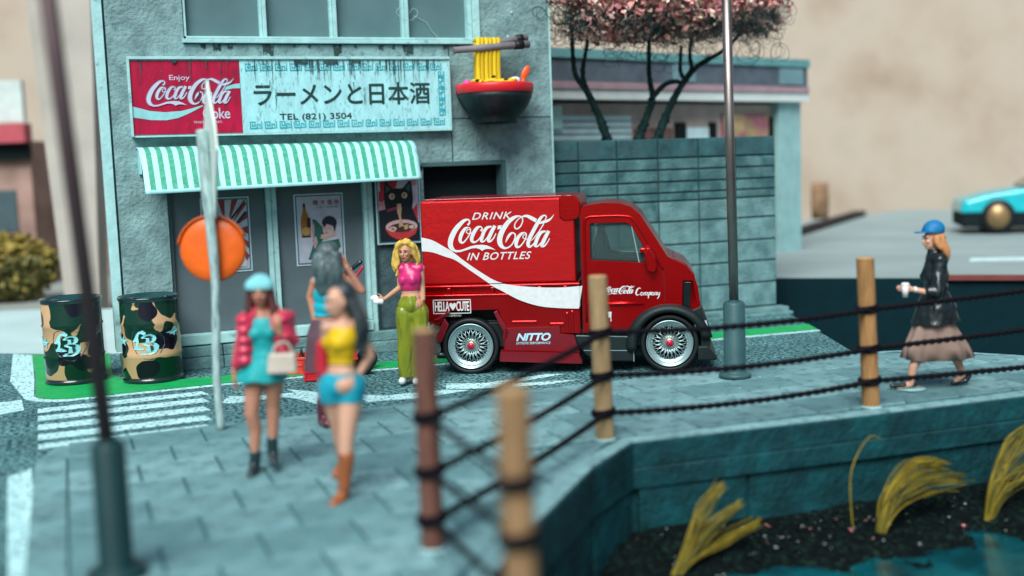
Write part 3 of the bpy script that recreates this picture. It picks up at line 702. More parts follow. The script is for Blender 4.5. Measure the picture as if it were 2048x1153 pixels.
poster('cat_poster', 'framed poster of a black cat eating noodles from a red bowl', 3.875, 4.50, 1.45, 2.36, YF - .012,
       [('red_patch', (.42, .03, .05), [[(.05, .98), (.50, .98), (.44, .84), (.24, .72), (.06, .70)], [(.98, .60), (.98, .25), (.86, .30), (.84, .50)], [(.0, .62), (.12, .64), (.18, .74), (.02, .82)]]),
        ('pink_patch', (.45, .22, .25), [[(.0, .45), (.16, .45), (.18, .62), (.0, .66)], [(.70, .98), (.98, .98), (.98, .90), (.84, .88)]]),
        ('cat_print', (.006, .012, .016), [[(.17, .95), (.22, .955), (.36, .845), (.62, .845), (.78, .96), (.84, .95), (.86, .80), (.87, .66), (.84, .52), (.92, .38), (1, .26), (1, .0), (0, 0), (0, .50), (.17, .52), (.14, .66), (.15, .80)]]),
        ('ear_print', (.02, .12, .10), [[(.20, .91), (.31, .84), (.20, .78)], [(.80, .92), (.80, .78), (.68, .84)]]),
        ('eye_print', (.55, .40, .26), [circ(.34, .72, .072, .05), circ(.655, .73, .072, .05)]),
        ('pupil_print', (.03, .015, .01), [circ(.345, .72, .018, .028), circ(.645, .735, .018, .028)]),
        ('bowl_inside', (.50, .33, .34), [circ(.55, .235, .40, .11)]), ('soup_print', (.05, .02, .02), [circ(.56, .215, .33, .075)]),
        ('bowl_print', (.42, .035, .04), [[(.13, .21), (.30, .155), (.55, .14), (.80, .155), (.97, .215), (.88, .10), (.70, .035), (.42, .03), (.24, .10)]]),
        ('egg_print', (.52, .38, .32), [circ(.33, .20, .09, .038), circ(.80, .22, .07, .03)]), ('yolk_print', (.35, .08, .07), [circ(.33, .20, .045, .02)]),
        ('noodle_print', (.42, .28, .16), [[(.46, .60), (.55, .60), (.57, .52), (.54, .40), (.60, .24), (.48, .22), (.50, .36), (.45, .48)], [(.60, .25), (.72, .27), (.70, .19), (.62, .18)]]),
        ('chopstick_print', (.30, .05, .10), [[(.20, .50), (.46, .54), (.46, .555), (.20, .515)], [(.20, .475), (.46, .52), (.46, .53), (.20, .487)]])],
       border=(.40, .58, .62), inner=(.03, .15, .19), bg=(.48, .46, .52))

# ---- ramen bowl sign mounted on the wall
bs = empty('ramen_bowl_sign', (5.52, 14.78, 3.02), 0, 'sculpted black and red ramen bowl sign with noodles lifted by chopsticks', 'bowl sign')
bowlk = mat('bowl_black', (0.006, 0.016, 0.018), .45, var=.3, vs=10, bump=.2, bs=40, col2=(.10, .14, .14), c2s=60, c2t=.74, c2w=.02)
bowlr = mat('bowl_red', (.62, .012, .022), .4, var=.08, bump=.1)
yel = mat('noodle_yellow', (.66, .47, .012), .5, var=.08, vs=6, bump=.1)
yel2 = mat('noodle_shade_yellow', (.52, .36, .01), .5, var=.08)
mb = MB(); mb.lathe([(.0, 0), (.285, 0), (.30, .03), (.30, .06), (.36, .12), (.44, .22), (.50, .34), (.515, .415), (.47, .415), (.30, .40), (0, .40)], seg=48, caps=False); mb.build('bowl', bowlk, bs)
mb = MB(); mb.lathe([(.505, .40), (.525, .415), (.53, .50), (.52, .53), (.49, .53), (.48, .45), (0, .44)], seg=48, caps=False); mb.build('rim', bowlr, bs)
mb = MB(); rr = random.Random(4)
for i in range(26):
    a = rr.uniform(0, 6.28); r0 = rr.uniform(.05, .34); pts = [Vector((r0 * math.cos(a + t * .5), r0 * math.sin(a + t * .5) , .535 + .035 * math.sin(t * 1.7 + i))) for t in range(6)]
    mb.tube(catmull(pts, 4), .030, 7)
mb.build('noodle_heap', yel, bs)
mb = MB()
for row, (yy, mi) in enumerate(((-.06, 0), (.05, 1))):
    for i in range(6):
        x = -.245 + i * .058 + .01 * row
        mb.tube(catmull([(x - .005, yy - .02, .52), (x, yy, .75), (x + .01, yy, 1.00), (x + .025, yy + .03, 1.115), (x + .03, yy + .10, 1.12)], 5), .033, 8, (i + row) % 2)
mb.build('lifted_noodles', [yel, yel2], bs)
stick = mat('grey_chopstick', (.16, .155, .17), .6, var=.2, vs=6, bump=.3, bs=20)
for p0, p1, r in (((-.60, -.10, .97), (.50, -.06, 1.06), .052), ((-.25, .10, 1.03), (.54, .10, 1.17), .050)):
    mb = MB(); mb.tube([p0, p1], [r * .85, r], 12); c = mb.build('chopstick', stick, bs)
    a, b = Vector(p0), Vector(p1); mb = MB(); mb.tube([a.lerp(b, .80), a.lerp(b, .92)], [r + .006, r + .008], 12); mb.build('black_band', mat('black_band', (.01, .01, .012), .5), c)
mb = MB(); mb.ell((-.42, -.10, .52), (.06, .05, .065)); mb.build('fish_cake', mat('pink_fish_cake', (.65, .06, .28), .5), bs)
mb = MB(); mb.ell((.23, -.12, .55), (.11, .07, .065), Matrix.Rotation(R_(-22), 3, 'Y').to_euler()); e_ = mb.build('egg_half', mat('egg_white', (.62, .64, .68), .4), bs)
mb = MB(); mb.ell((.17, -.165, .54), (.085, .05, .05), Matrix.Rotation(R_(-22), 3, 'Y').to_euler()); mb.build('egg_yolk', yel, bs)
mb = MB(); mb.ell((.41, -.12, .67), (.050, .02, .11), Matrix.Rotation(R_(28), 3, 'Y').to_euler()); mb.tube([(.38, -.12, .60), (.36, -.12, .50)], .022, 8); mb.build('spoon', mat('orange_spoon', (.78, .10, .015), .35), bs)
mb = MB()
for x, z in ((-.07, .62), (-.30, .57), (.10, .58)): mb.ell((x, -.17, z), (.035, .02, .018)); 
mb.each('topping', mat('dark_topping', (.04, .03, .015), .6), bs)
mb = MB(); mb.box(-.05, .05, .10, .32, .15, .35); mb.build('wall_bracket', bowlk, bs)

# ================================================================== BLOCK WALL
bwl = empty('block_wall', (8.4, 15.3, 0), 0, 'tall weathered concrete block wall right of the shop', 'wall')
BW = Vector((8.4, 15.3, 0))
def wpart(mb, name, m, bevel=0.):
    o = mb.build(name, m, bwl, bevel, 1); o.location = -BW; return o
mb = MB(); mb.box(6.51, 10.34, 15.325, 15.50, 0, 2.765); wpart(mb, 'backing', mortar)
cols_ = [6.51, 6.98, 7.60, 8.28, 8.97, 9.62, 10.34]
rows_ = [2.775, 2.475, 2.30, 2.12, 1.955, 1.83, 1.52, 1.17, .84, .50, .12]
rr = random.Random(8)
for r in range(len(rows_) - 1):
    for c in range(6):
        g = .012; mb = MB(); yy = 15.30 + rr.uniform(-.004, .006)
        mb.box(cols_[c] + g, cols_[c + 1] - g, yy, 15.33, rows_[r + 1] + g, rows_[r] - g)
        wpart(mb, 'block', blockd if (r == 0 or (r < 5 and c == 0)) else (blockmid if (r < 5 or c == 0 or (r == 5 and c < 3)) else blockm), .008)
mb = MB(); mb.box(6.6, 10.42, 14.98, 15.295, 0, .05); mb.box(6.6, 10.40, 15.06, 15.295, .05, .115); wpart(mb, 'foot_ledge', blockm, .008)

# ================================================================== CHERRY TREES
barkm = mat('dark_wire_bark', (0.016, 0.045, 0.043), .8, var=.4, vs=12, bump=.8, bs=50)
wirem = mat('dark_wire', (.012, .045, .042), .6)
leafc = [mat('salmon_leaf', (0.8, 0.38, 0.34), .7, var=.25, vs=5), mat('pink_leaf', (0.84, 0.52, 0.5), .7, var=.25, vs=5), mat('cream_leaf', (0.86, 0.7, 0.56), .7, var=.2, vs=5), mat('wine_leaf', (0.55, 0.2, 0.22), .7, var=.3, vs=5)]
def leaf_shape(rr, r):
    n = rr.choice((4, 5, 5, 6)); pts = []
    el = rr.uniform(.45, .9)
    for i in range(n):
        a = 6.283 * i / n + rr.uniform(-.35, .35); q = r * rr.uniform(.7, 1.15); pts.append(Vector((q * math.cos(a), q * el * math.sin(a), rr.uniform(-.25, .25) * r)))
    c = Vector((0, 0, r * rr.uniform(.1, .35)))
    return [c] + pts, [(0, i + 1, (i + 1) % n + 1) for i in range(n)]
leafm = []
rr = random.Random(21)
for i in range(12):
    v, f = leaf_shape(rr, .075); mb = MB(); mb.add(v, f); leafm.append(mb.mesh('leaf', leafc[(0, 1, 2, 0, 1, 3, 2, 0, 1, 0, 2, 1)[i]]))
def rot_rand(rr): return Matrix.Rotation(rr.uniform(0, 6.28), 3, 'Z') @ Matrix.Rotation(rr.uniform(-1.3, 1.3), 3, 'X') @ Matrix.Rotation(rr.uniform(-1.3, 1.3), 3, 'Y')
def tree(loc, label, trunks, lobes, seed, nmass, nbig, nwire):
    rr = random.Random(seed); L = Vector(loc); t = empty('cherry_tree', L, 0, label, 'tree', 'pink leaved trees behind the block wall')
    def put(o): o.location = -L; return o
    for tr in trunks:
        mb = MB(); pts = catmull([Vector(p[:3]) for p in tr], 8); n = len(pts)
        r0, r1 = tr[0][3], tr[-1][3]; rad = [(r0 + (r1 - r0) * i / n) * (1 + .25 * noise.noise(Vector((i * 1.1, seed, r0 * 50)))) for i in range(n)]
        mb.tube(pts, rad, 9)
        # bark flakes
        for i in range(n - 1):
            for _ in range(7):
                a = rr.uniform(0, 6.28); p = pts[i].lerp(pts[i + 1], rr.random()) + Vector((math.cos(a), math.sin(a), 0)) * rad[i]
                v, f = leaf_shape(rr, rad[i] * .45); M = rot_rand(rr); mb.add([p + M @ q for q in v], f)
        put(mb.build('trunk' if tr[0][3] > .05 else 'limb', barkm, t))
    tot = sum(l[3] * l[4] * l[5] for l in lobes)
    def pick(shell=.0):
        while True:
            x = rr.uniform(0, tot)
            for l in lobes:
                x -= l[3] * l[4] * l[5]
                if x <= 0: break
            d = Vector((rr.gauss(0, 1), rr.gauss(0, 1), rr.gauss(0, 1))).normalized(); q = rr.uniform(shell, 1) ** .5
            p = Vector((l[0] + d.x * l[3] * q, l[1] + d.y * l[4] * q, l[2] + d.z * l[5] * q))
            if noise.noise(p * 2.1 + Vector((seed, 0, 0))) > -.22: return p
    mb = MB()
    for _ in range(nmass):
        p = pick(.2); v, f = leaf_shape(rr, rr.uniform(.04, .080)); M = rot_rand(rr)
        mb.add([p + M @ q for q in v], f, rr.choices((0, 1, 2, 3), (5, 4, 4, 1.5))[0])
    o = put(mb.build('crown', leafc, t)); o['kind'] = 'stuff'
    front = []
    while len(front) < nbig:
        p = pick(.55)
        if p.y < lobes[0][1] + .25 and p.z < 5.3: front.append(p)
    for p in front:
        o = link('leaf', rr.choice(leafm), t, p - L); o.rotation_euler = (rr.uniform(.3, 2.4), rr.uniform(-1, 1), rr.uniform(-1.2, 1.2)); s_ = rr.uniform(.75, 1.25); o.scale = (s_, s_, s_)
    mb = MB()
    for _ in range(nwire):
        p = pick(.3); 
        p.z = min(p.z, 4.62) - abs(rr.gauss(0, .16)); r = rr.uniform(.05, .16); a = rr.uniform(0, 6.28); da = rr.uniform(.5, 1.1) * rr.choice((-1, 1)); pts = [p.copy()]
        ax = rr.uniform(-.8, .8); q = p.copy()
        for i in range(rr.randint(7, 14)):
            a += da * rr.uniform(.5, 1.4); q = q + Vector((math.cos(a) * r * .6, math.sin(a) * r * .45 * ax, math.sin(a) * r * .6 - .006)); pts.append(q.copy())
        mb.tube(catmull(pts, 2), .0042, 3, caps=False)
    o = put(mb.build('twigs', wirem, t)); o['kind'] = 'stuff'
    return t
tree((7.6, 16.0, .9), 'pink leaved tree with a forked dark trunk nearest the shop corner',
     [[(7.9, 16, .9, .09), (7.85, 16, 2.4, .075), (7.77, 16, 2.83, .07), (7.63, 16, 3.2, .062), (7.45, 16, 3.55, .052), (7.27, 16, 3.82, .04), (7.2, 15.9, 4.5, .025)],
      [(7.45, 16, 3.55, .042), (7.38, 15.95, 3.8, .035), (7.43, 15.9, 4.15, .025), (7.5, 15.8, 4.7, .02)]],
     [(7.55, 15.35, 4.85, .95, .85, .72), (8.3, 15.5, 4.85, .9, .85, .70), (6.75, 14.85, 5.0, .52, .42, .48), (7.5, 15.5, 5.6, 1.3, 1.0, .7)], 31, 7500, 150, 420)
tree((8.7, 16.0, .9), 'pink leaved tree with three spreading dark trunks by the steel pole',
     [[(8.15, 16, .9, .09), (8.28, 16, 2.5, .075), (8.35, 16, 2.84, .07), (8.49, 16, 3.16, .06), (8.58, 16, 3.42, .045), (8.53, 16, 3.77, .036), (8.5, 15.9, 4.5, .025)],
      [(8.55, 16, .9, .09), (8.6, 16, 2.5, .07), (8.68, 16, 2.84, .068), (8.88, 16, 3.26, .062), (9.12, 16, 3.63, .055), (9.4, 16, 3.90, .045), (9.8, 15.9, 4.13, .034), (10.2, 15.8, 4.5, .02)],
      [(8.55, 16, 3.38, .045), (8.78, 16, 3.60, .04), (8.98, 16, 3.66, .036), (9.14, 16, 3.62, .03)],
      [(9.18, 16, 3.68, .042), (9.28, 16, 3.86, .036), (9.2, 15.9, 4.1, .03), (9.25, 15.8, 4.6, .02)],
      [(9.18, 16, 3.68, .036), (9.08, 16, 3.82, .03), (9.05, 15.9, 4.2, .022)]],
     [(9.0, 15.5, 4.85, .9, .85, .62), (9.7, 15.6, 4.9, .85, .8, .6), (10.35, 15.7, 4.75, .46, .6, .42), (9.3, 15.6, 5.6, 1.5, 1.0, .7)], 47, 7500, 150, 520)
mb = MB(); mb.box(6.6, 10.2, 15.6, 16.35, -.05, .9); o = mb.build('planter_box', darkconc, None); tag(o, 'dark raised soil planter hidden behind the block wall', 'planter')

# ================================================================== THE DELIVERY TRUCK  (x forward, y away from the street side, z up)
tk = empty('delivery_truck', (4.37, 12.81, 0), math.atan2(-.471, .882), 'glossy red soft drink delivery truck with white script lettering and mesh wheels', 'truck')
TW_ = 1.42
FT = lambda y: ((0, y, 0), (1, 0, 0), (0, 0, 1), (0, -1, 0))
mb = MB(); mb.box(-.545, 1.275, 0, TW_, 1.075, 2.065); box_ = mb.build('cargo_box', redbox, tk, bevel=.022, seg=3)
mb = MB(); mb.box(-.50, 1.24, .05, TW_ - .05, 2.068, 2.085); 
mb.build('darkened_roof_panel', redskirt, box_, bevel=.006)  # same paint, darkened to imitate the dark surroundings mirrored in the roof
mb = MB(); mb.prism([(1.10, 1.83), (1.15, 1.795), (1.31, 1.81), (1.345, 1.86), (1.35, 2.01), (1.30, 2.075), (1.12, 2.085), (1.10, 2.06)], FT(-.018), -(TW_ + .036)); mb.build('roof_deflector', redp, tk, bevel=.03, seg=3)
# bed below the box
mb = MB()
mb.box(-.555, 1.31, .012, TW_ - .012, .955, 1.072)                  # recessed band
mb.prism([(-.565, .955), (1.315, .955), (1.315, .46), (.42, .52), (.33, .76), (-.235, .755), (-.36, .60), (-.40, .58), (-.56, .66)], FT(-.012), -(TW_ + .024))
mb.build('bed_side', redp, tk, bevel=.018, seg=3)
mb = MB(); mb.box(-.57, 1.315, -.03, .0, 1.035, 1.062); mb.box(-.57, 1.315, -.028, .0, .93, .955)
for x in (-.26, .26, .82, 1.12): mb.box(x, x + .045, -.024, .012, .955, 1.035)
mb.build('side_rail', redp, tk, bevel=.008)
mb = MB(); mb.box(1.14, 1.175, -.028, 0, .47, .72); mb.box(1.20, 1.235, -.028, 0, .47, .74); mb.box(.95, 1.12, -.03, 0, .555, .60); mb.box(.50, .80, -.026, 0, .60, .63); mb.each('bracket', redp, tk, bevel=.009)
mb = MB()
mb.prism([(-.43, .66), (-.36, .66), (-.23, .74), (-.25, .76), (-.40, .67)], FT(-.045), -.06)
mb.prism([(-.40, .38), (-.34, .40), (-.25, .60), (-.30, .68), (-.42, .45)], FT(-.045), -.06)
mb.prism([(.29, .74), (.33, .76), (.47, .50), (.44, .40), (.39, .42), (.40, .50)], FT(-.045), -.06)
mb.each('arch_trim', redskirt, tk, bevel=.008)
# dark chassis
mb = MB(); mb.box(-.45, 2.6, .16, TW_ - .16, .16, .62); mb.box(.0, .5, .10, TW_ - .1, .3, .6); mb.box(-.3, .35, .28, TW_ - .28, .5, .80); mb.box(1.25, 2.05, .06, TW_ - .06, .30, .50); mb.each('chassis', blackp, tk, bevel=.01)
# side skirt
mb = MB()
mb.prism([(.415, .545), (1.07, .555), (1.075, .47), (1.235, .452), (1.29, .25), (.40, .28)], FT(-.045), -.12)
mb.prism([(.36, .28), (1.285, .246), (1.325, .115), (.345, .155)], FT(-.075), -.16)
mb.build('side_skirt', redskirt, tk, bevel=.008)
mb = MB(); mb.prism([(.37, .285), (1.30, .252), (1.30, .263), (.37, .296)], FT(-.078), -.02); mb.prism([(.40, .54), (.412, .54), (.41, .30), (.40, .30)], FT(-.05), -.01); mb.each('skirt_lip', redp, tk)
# black side box
mb = MB(); mb.prism([(1.235, .45), (1.94, .425), (1.94, .128), (1.50, .135), (1.36, .22), (1.27, .34)], FT(-.05), -.25)
mb.build('step_box', blackp, tk, bevel=.018)
mb = MB(); mb.prism([(1.34, .265), (1.93, .255), (1.93, .264), (1.34, .274)], FT(-.056), -.01); mb.prism([(1.26, .440), (1.93, .416), (1.93, .424), (1.26, .450)], FT(-.056), -.01); mb.prism([(1.918, .42), (1.928, .42), (1.928, .13), (1.918, .13)], FT(-.056), -.01); mb.each('step_box_edge', mat('pale_edge', (.16, .26, .27), .5), tk)  # thin pale strips along the step box edges
# cab
cabp = [(1.335, .47), (1.335, 1.90), (1.37, 1.955), (1.60, 1.985), (1.80, 1.975), (1.93, 1.93), (2.03, 1.84), (2.17, 1.62), (2.335, 1.345), (2.42, 1.30), (2.54, 1.235), (2.63, 1.13), (2.68, .98), (2.70, .78), (2.69, .70), (2.60, .70), (2.50, .60), (1.95, .47)]
mb = MB(); mb.prism(cabp, FT(-.004), -(TW_ + .008)); cab = mb.build('cab', redp, tk)
wpoly = [(1.445, 1.325), (1.445, 1.735), (1.47, 1.755), (1.86, 1.752), (1.94, 1.705), (2.115, 1.375), (2.115, 1.275)]
cut = MB(); cut.prism(wpoly, FT(-.3), -(TW_ + .6)); co = cut.build('cutter', redp, tk)
wc = MB(); wc.prism([(1.95, 1.86), (2.30, 1.36), (2.20, 1.30), (1.80, 1.80)], FT(.10), -(TW_ - .20)); wo_ = wc.build('cutter2', redp, tk)
ar = MB(); ar.lathe([(.455, -.3), (.455, .42)], (2.34, 0, .33), 'y', 40); ao = ar.build('cutter3', redp, tk)
ar2 = MB(); ar2.prism([(2.49, .76), (2.505, 1.065), (2.62, 1.06), (2.66, .80), (2.58, .70)], FT(-.3), -.45); ao2 = ar2.build('cutter4', redp, tk)
for c_ in (co, wo_, ao, ao2):
    md = cab.modifiers.new('b', 'BOOLEAN'); md.object = c_; md.operation = 'DIFFERENCE'; md.solver = 'EXACT'
bake(cab)
for c_ in (co, wo_, ao, ao2): bpy.data.objects.remove(c_)
cab.data.materials.clear(); cab.data.materials.append(redp)
md = cab.modifiers.new('bevel', 'BEVEL'); md.width = .035; md.segments = 3; md.limit_method = 'ANGLE'; md.angle_limit = R_(40)
# raised door frame line and grooves
def ring_strip(poly, w, y, t):
    C = catmull([Vector((p[0], p[1], 0)) for p in poly], 4); mb = MB()
    pts = [Vector((c.x, y, c.y)) for c in C]; mb.tube(pts, w, 6); return mb
ring_strip([(1.385, .60), (1.385, 1.40), (1.39, 1.76), (1.42, 1.815), (1.50, 1.83), (1.86, 1.825), (1.96, 1.77), (2.08, 1.58), (2.20, 1.35), (2.285, 1.20)], .014, -.006, 0).build('door_frame_ridge', redp, tk)
mb = MB(); mb.box(1.338, 1.346, -.008, 0, .48, 1.86); mb.prism([(2.285, 1.19), (2.295, 1.19), (2.30, .82), (2.29, .82)], FT(-.008), -.01); mb.each('door_gap', mat('dark_gap', (.06, .002, .004), .6), tk)
mb = MB(); mb.tube([(1.40, -.012, .80), (1.80, -.02, .81), (2.05, -.015, .80)], [.012, .022, .010], 8); mb.build('door_crease', redp, tk)
# door window
def inset(poly, d):
    cx = sum(p[0] for p in poly) / len(poly); cy = sum(p[1] for p in poly) / len(poly)
    return [(cx + (p[0] - cx) * (1 - d), cy + (p[1] - cy) * (1 - d)) for p in poly]
fr_ = MB()
win = [(1.43, 1.315), (1.43, 1.745), (1.465, 1.77), (1.87, 1.765), (1.95, 1.715), (2.13, 1.38), (2.13, 1.265)]
wi = inset(win, .09)
for i in range(len(win)):
    j = (i + 1) % len(win); fr_.prism([win[i], win[j], wi[j], wi[i]], FT(.012), -.03)
fw = fr_.build('window_frame', blackp, tk, bevel=.004)
gm = mat('clear_dark_glass', (.35, .50, .50), .03, 0, trans=.92, var=.02)
mb = MB(); mb.prism(wi, FT(.028), -.006); mb.build('window_glass', gm, tk)
mb = MB(); mb.prism(wi, FT(TW_ - .03), -.006); mb.build('window_glass', gm, tk)
mb = MB(); mb.prism([(1.920, 1.735), (1.934, 1.728), (2.018, 1.275), (2.004, 1.275)], FT(.008), -.012); mb.build('window_divider', mat('grey_seal', (.2, .27, .27), .5), tk)
mb = MB(); mb.prism([(1.47, 1.30), (1.47, 1.46), (1.54, 1.70), (1.575, 1.71), (1.60, 1.62), (1.62, 1.42), (1.80, 1.37), (2.1, 1.36), (2.1, 1.29)], FT(.25), -.25); mb.prism([(1.47, 1.30), (1.47, 1.36), (1.54, 1.66), (1.575, 1.66), (1.60, 1.55), (1.66, 1.34)], FT(.85), -.25); mb.build('seat', blackp, tk, bevel=.02)
mb = MB(); mb.prism([(1.985, 1.885), (2.315, 1.375), (2.30, 1.365), (1.97, 1.875)], FT(.11), -(TW_ - .22)); mb.build('windscreen', glass, tk)
mb = MB(); mb.prism([(2.42, 1.312), (2.55, 1.245), (2.64, 1.13), (2.66, 1.02), (2.65, 1.02), (2.62, 1.11), (2.54, 1.22), (2.41, 1.295)], FT(.10), -(TW_ - .2)); mb.build('bonnet', redskirt, tk, bevel=.01)
# front: dark grille recess, bumper, splitter
mb = MB(); mb.prism([(2.505, .77), (2.515, 1.05), (2.60, 1.04), (2.585, .74)], FT(.035), -.1); mb.build('grille_dark_panel', mat('grille_dark', (0.006, 0.016, 0.018), .1, coat=.6), tk, bevel=.01)  # near-black panel paints the darkness of the grille opening
mb = MB()
mb.prism([(2.56, .70), (2.705, .76), (2.735, .68), (2.79, .56), (2.81, .36), (2.80, .28), (2.70, .28), (2.70, .55), (2.60, .64)], FT(-.045), -(TW_ + .09))
mb.prism([(2.66, .30), (2.78, .30), (2.885, .165), (2.87, .135), (2.66, .135)], FT(-.07), -(TW_ + .14))
mb.build('front_bumper', blackp, tk, bevel=.015)
mb = MB(); mb.prism([(2.745, .60), (2.765, .60), (2.815, .42), (2.80, .38)], FT(-.052), -.02); mb.build('bumper_strip', mat('pale_strip', (.4, .5, .5), .5), tk)  # narrow pale strip down the front edge of the bumper
# mirrors
for y0_, y1_ in ((-.13, -.02), (TW_ + .02, TW_ + .13)):
    mb = MB(); mb.prism([(2.065, 1.40), (2.08, 1.47), (2.14, 1.475), (2.21, 1.36), (2.225, 1.20), (2.17, 1.155), (2.09, 1.20), (2.075, 1.28)], FT(y0_), -(y1_ - y0_)); mb.build('mirror', redp, tk, bevel=.03, seg=3)
mb = MB(); mb.box(2.02, 2.10, -.04, .0, 1.40, 1.45); mb.build('mirror_arm', redp, tk, bevel=.01)
# fender flare over the front wheel
mb = MB(); cxw, czw = 2.335, .32; P0, P1 = [], []
for i in range(25):
    a = R_(188 - 178 * i / 24); P0.append((cxw + .385 * math.cos(a), czw + .385 * math.sin(a))); P1.append((cxw + .505 * math.cos(a), czw + .475 * math.sin(a)))
for (ya, yb) in ((-.095, .12), (TW_ - .12, TW_ + .095)):
    rings = [[(P0[i][0], ya + .03, P0[i][1]), (P0[i][0] * .985 + cxw * .015, ya, P0[i][1]), ((P0[i][0] + P1[i][0]) / 2, ya - .005, (P0[i][1] + P1[i][1]) / 2), (P1[i][0], ya + .05, P1[i][1]), (P1[i][0], yb, P1[i][1]), (P0[i][0], yb, P0[i][1])] for i in range(25)]
    mb = MB(); mb.loft(rings); mb.build('fender_flare', blackp, tk)
# wheels
def wheel(x, yf, rzs=0):
    w = empty('wheel', (x, yf, .335)); w.parent = tk
    mb = MB(); mb.lathe([(.292, .0), (.325, .004), (.335, .02), (.335, .19), (.325, .21), (.28, .21)], (0, 0, 0), 'y', 56, caps=False); mb.lathe([(.292, .0), (.286, .012), (.286, .2)], (0, 0, 0), 'y', 56, caps=False); mb.build('tyre', rubber, w)
    mb = MB(); mb.lathe([(.284, .006), (.286, -.004), (.276, -.006), (.270, .004), (.256, .034), (.252, .028), (.236, .046), (.222, .050), (.204, .058), (.200, .075), (.208, .10)], (0, 0, 0), 'y', 64, caps=False)
    mb.lathe([(.055, .062), (.085, .058), (.09, .075), (0, .08)], (0, 0, 0), 'y', 32, caps=False); mb.build('rim', rimm, w)
    mb = MB(); n = 20
    for i in range(n):
        for sg in (1, -1):
            a0 = 6.283 * i / n; a1 = a0 + sg * 6.283 / n * .95
            mb.tube([(.075 * math.cos(a0), .052, .075 * math.sin(a0)), (.14 * math.cos(a0 + (a1 - a0) * .42), .046, .14 * math.sin(a0 + (a1 - a0) * .42)), (.214 * math.cos(a1), .056, .214 * math.sin(a1))], .0052, 5)
    mb.build('mesh_spokes', rimm, w)
    mb = MB()
    for i in range(36):
        a = 6.283 * (i + .5) / 36; mb.ell((.214 * math.cos(a), .046, .214 * math.sin(a)), (.0065, .006, .0065), seg=6, rings=4)
    for i in range(20):
        a = 6.283 * i / 20; mb.ell((.095 * math.cos(a), .048, .095 * math.sin(a)), (.007, .006, .007), seg=6, rings=4)
    o = mb.build('rivets', chrome, w); 
    mb = MB(); mb.lathe([(.056, .06), (.054, .038), (.044, .03), (.0, .03)], (0, 0, 0), 'y', 24, caps=False); mb.build('cap_ring', mat('brass_ring', (.45, .38, .25), .3, .8), w)
    mb = MB(); mb.lathe([(.040, .034), (.038, .020), (0, .017)], (0, 0, 0), 'y', 24, caps=False); mb.build('centre_cap', mat('cap_red', (.45, .005, .05), .35), w)
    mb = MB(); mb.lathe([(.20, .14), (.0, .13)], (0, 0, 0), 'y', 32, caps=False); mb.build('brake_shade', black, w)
    for q_ in [c for c in kids(w) if c.name.split('.')[0] in ('rim', 'mesh_spokes', 'rivets')]: q_.scale = (.95, 1, .95)
    return w
wheel(0.0, -.035); wheel(2.34, -.045)
for x in (0.0, 2.34):
    w = empty('wheel', (x, TW_ + .02, .335)); w.parent = tk
    mb = MB(); mb.lathe([(.29, -.2), (.335, -.18), (.335, -.02), (.32, 0), (.28, 0)], (0, 0, 0), 'y', 40); mb.build('tyre', rubber, w); mb = MB(); mb.lathe([(.27, .002), (.1, -.02)], (0, 0, 0), 'y', 32); mb.build('rim', rimm, w)
# exposed rear machinery
mb = MB(); mb.lathe([(.055, 0), (.06, .02), (.04, .05)], (-.42, .02, .46), 'y', 20); mb.lathe([(.06, 0), (.065, .02), (.045, .05)], (-.43, .02, .30), 'y', 20)
mb.tube(catmull([(-.50, .05, .55), (-.42, .03, .60), (-.38, .05, .54), (-.44, .04, .40), (-.38, .04, .34)], 5), .018, 8); mb.box(-.48, -.38, .06, .3, .25, .58); mb.tube([(-.52, .06, .25), (-.30, .06, .22)], .02, 8)
mb.build('rear_engine', mat('dull_engine_metal', (.20, .30, .29), .35, .8, var=.4, vs=20), tk)
# printing on the truck side
TT = lambda cx, cy: (-.304 + (cx / 2048) * 1.410, 2.010 - cy / 1067 * .735)
mb = MB(); put_strokes(mb, SCRIPT, [TAIL, DASH], FT(0), TT, 0, .0025); mb.build('lettering', decal, tk)
mb = MB()
a, b = TT(545, 255), TT(1230, 140); put_text(mb, 'DRINK', FT(0), a[0], a[1], b[0], b[1], shear=.35, off=.045, sp=1.12, lift=.003)
a, b = TT(430, 948), TT(1540, 822); put_text(mb, 'IN BOTTLES', FT(0), a[0], a[1], b[0], b[1], shear=.35, off=.045, sp=1.08, lift=.003)
mb.build('lettering', decal, tk)
rt_ = catmull([Vector((x, z, 0)) for x, z in ((-.545, 1.641), (-.416, 1.606), (-.275, 1.524), (-.176, 1.461), (-.018, 1.334), (.157, 1.209), (.340, 1.100), (.552, 1.050), (.846, 1.022), (1.110, 1.015), (1.345, 1.030))], 5)
rb_ = catmull([Vector((x, z, 0)) for x, z in ((-.545, 1.477), (-.42, 1.463), (-.277, 1.411), (-.14, 1.358), (.02, 1.241), (.178, 1.127), (.285, 1.050), (.401, .987), (.605, .876), (.839, .800), (1.074, .772), (1.297, .762))], 5)
rib = [(p.x, p.y) for p in rt_] + [(p.x, p.y) for p in reversed(rb_)]
mb = MB(); mb.flat(clip(rib, 0, 1, -1.078), FT(0), 0, .0022); mb.build('wave_print', decal, tk)
mb = MB(); lo = clip(rib, 0, -1, 1.072); lo1 = clip(lo, -1, 0, 1.312); mb.flat(lo1, FT(-.030), 0, .0035); 
mb.flat([(1.314, 1.02), (1.345, 1.03), (1.30, .762), (1.314, .80)], FT(-.0125), 0, .004); mb.build('wave_print', decal, tk)
mb = MB(); f2 = FT(-.012)
for (a, b, c, d) in ((-.436, .02, .889, .898), (-.436, .02, .728, .737), (-.436, -.426, .728, .898), (.010, .02, .728, .898)): mb.flat([(a, c), (b, c), (b, d), (a, d)], f2, 0, .003)
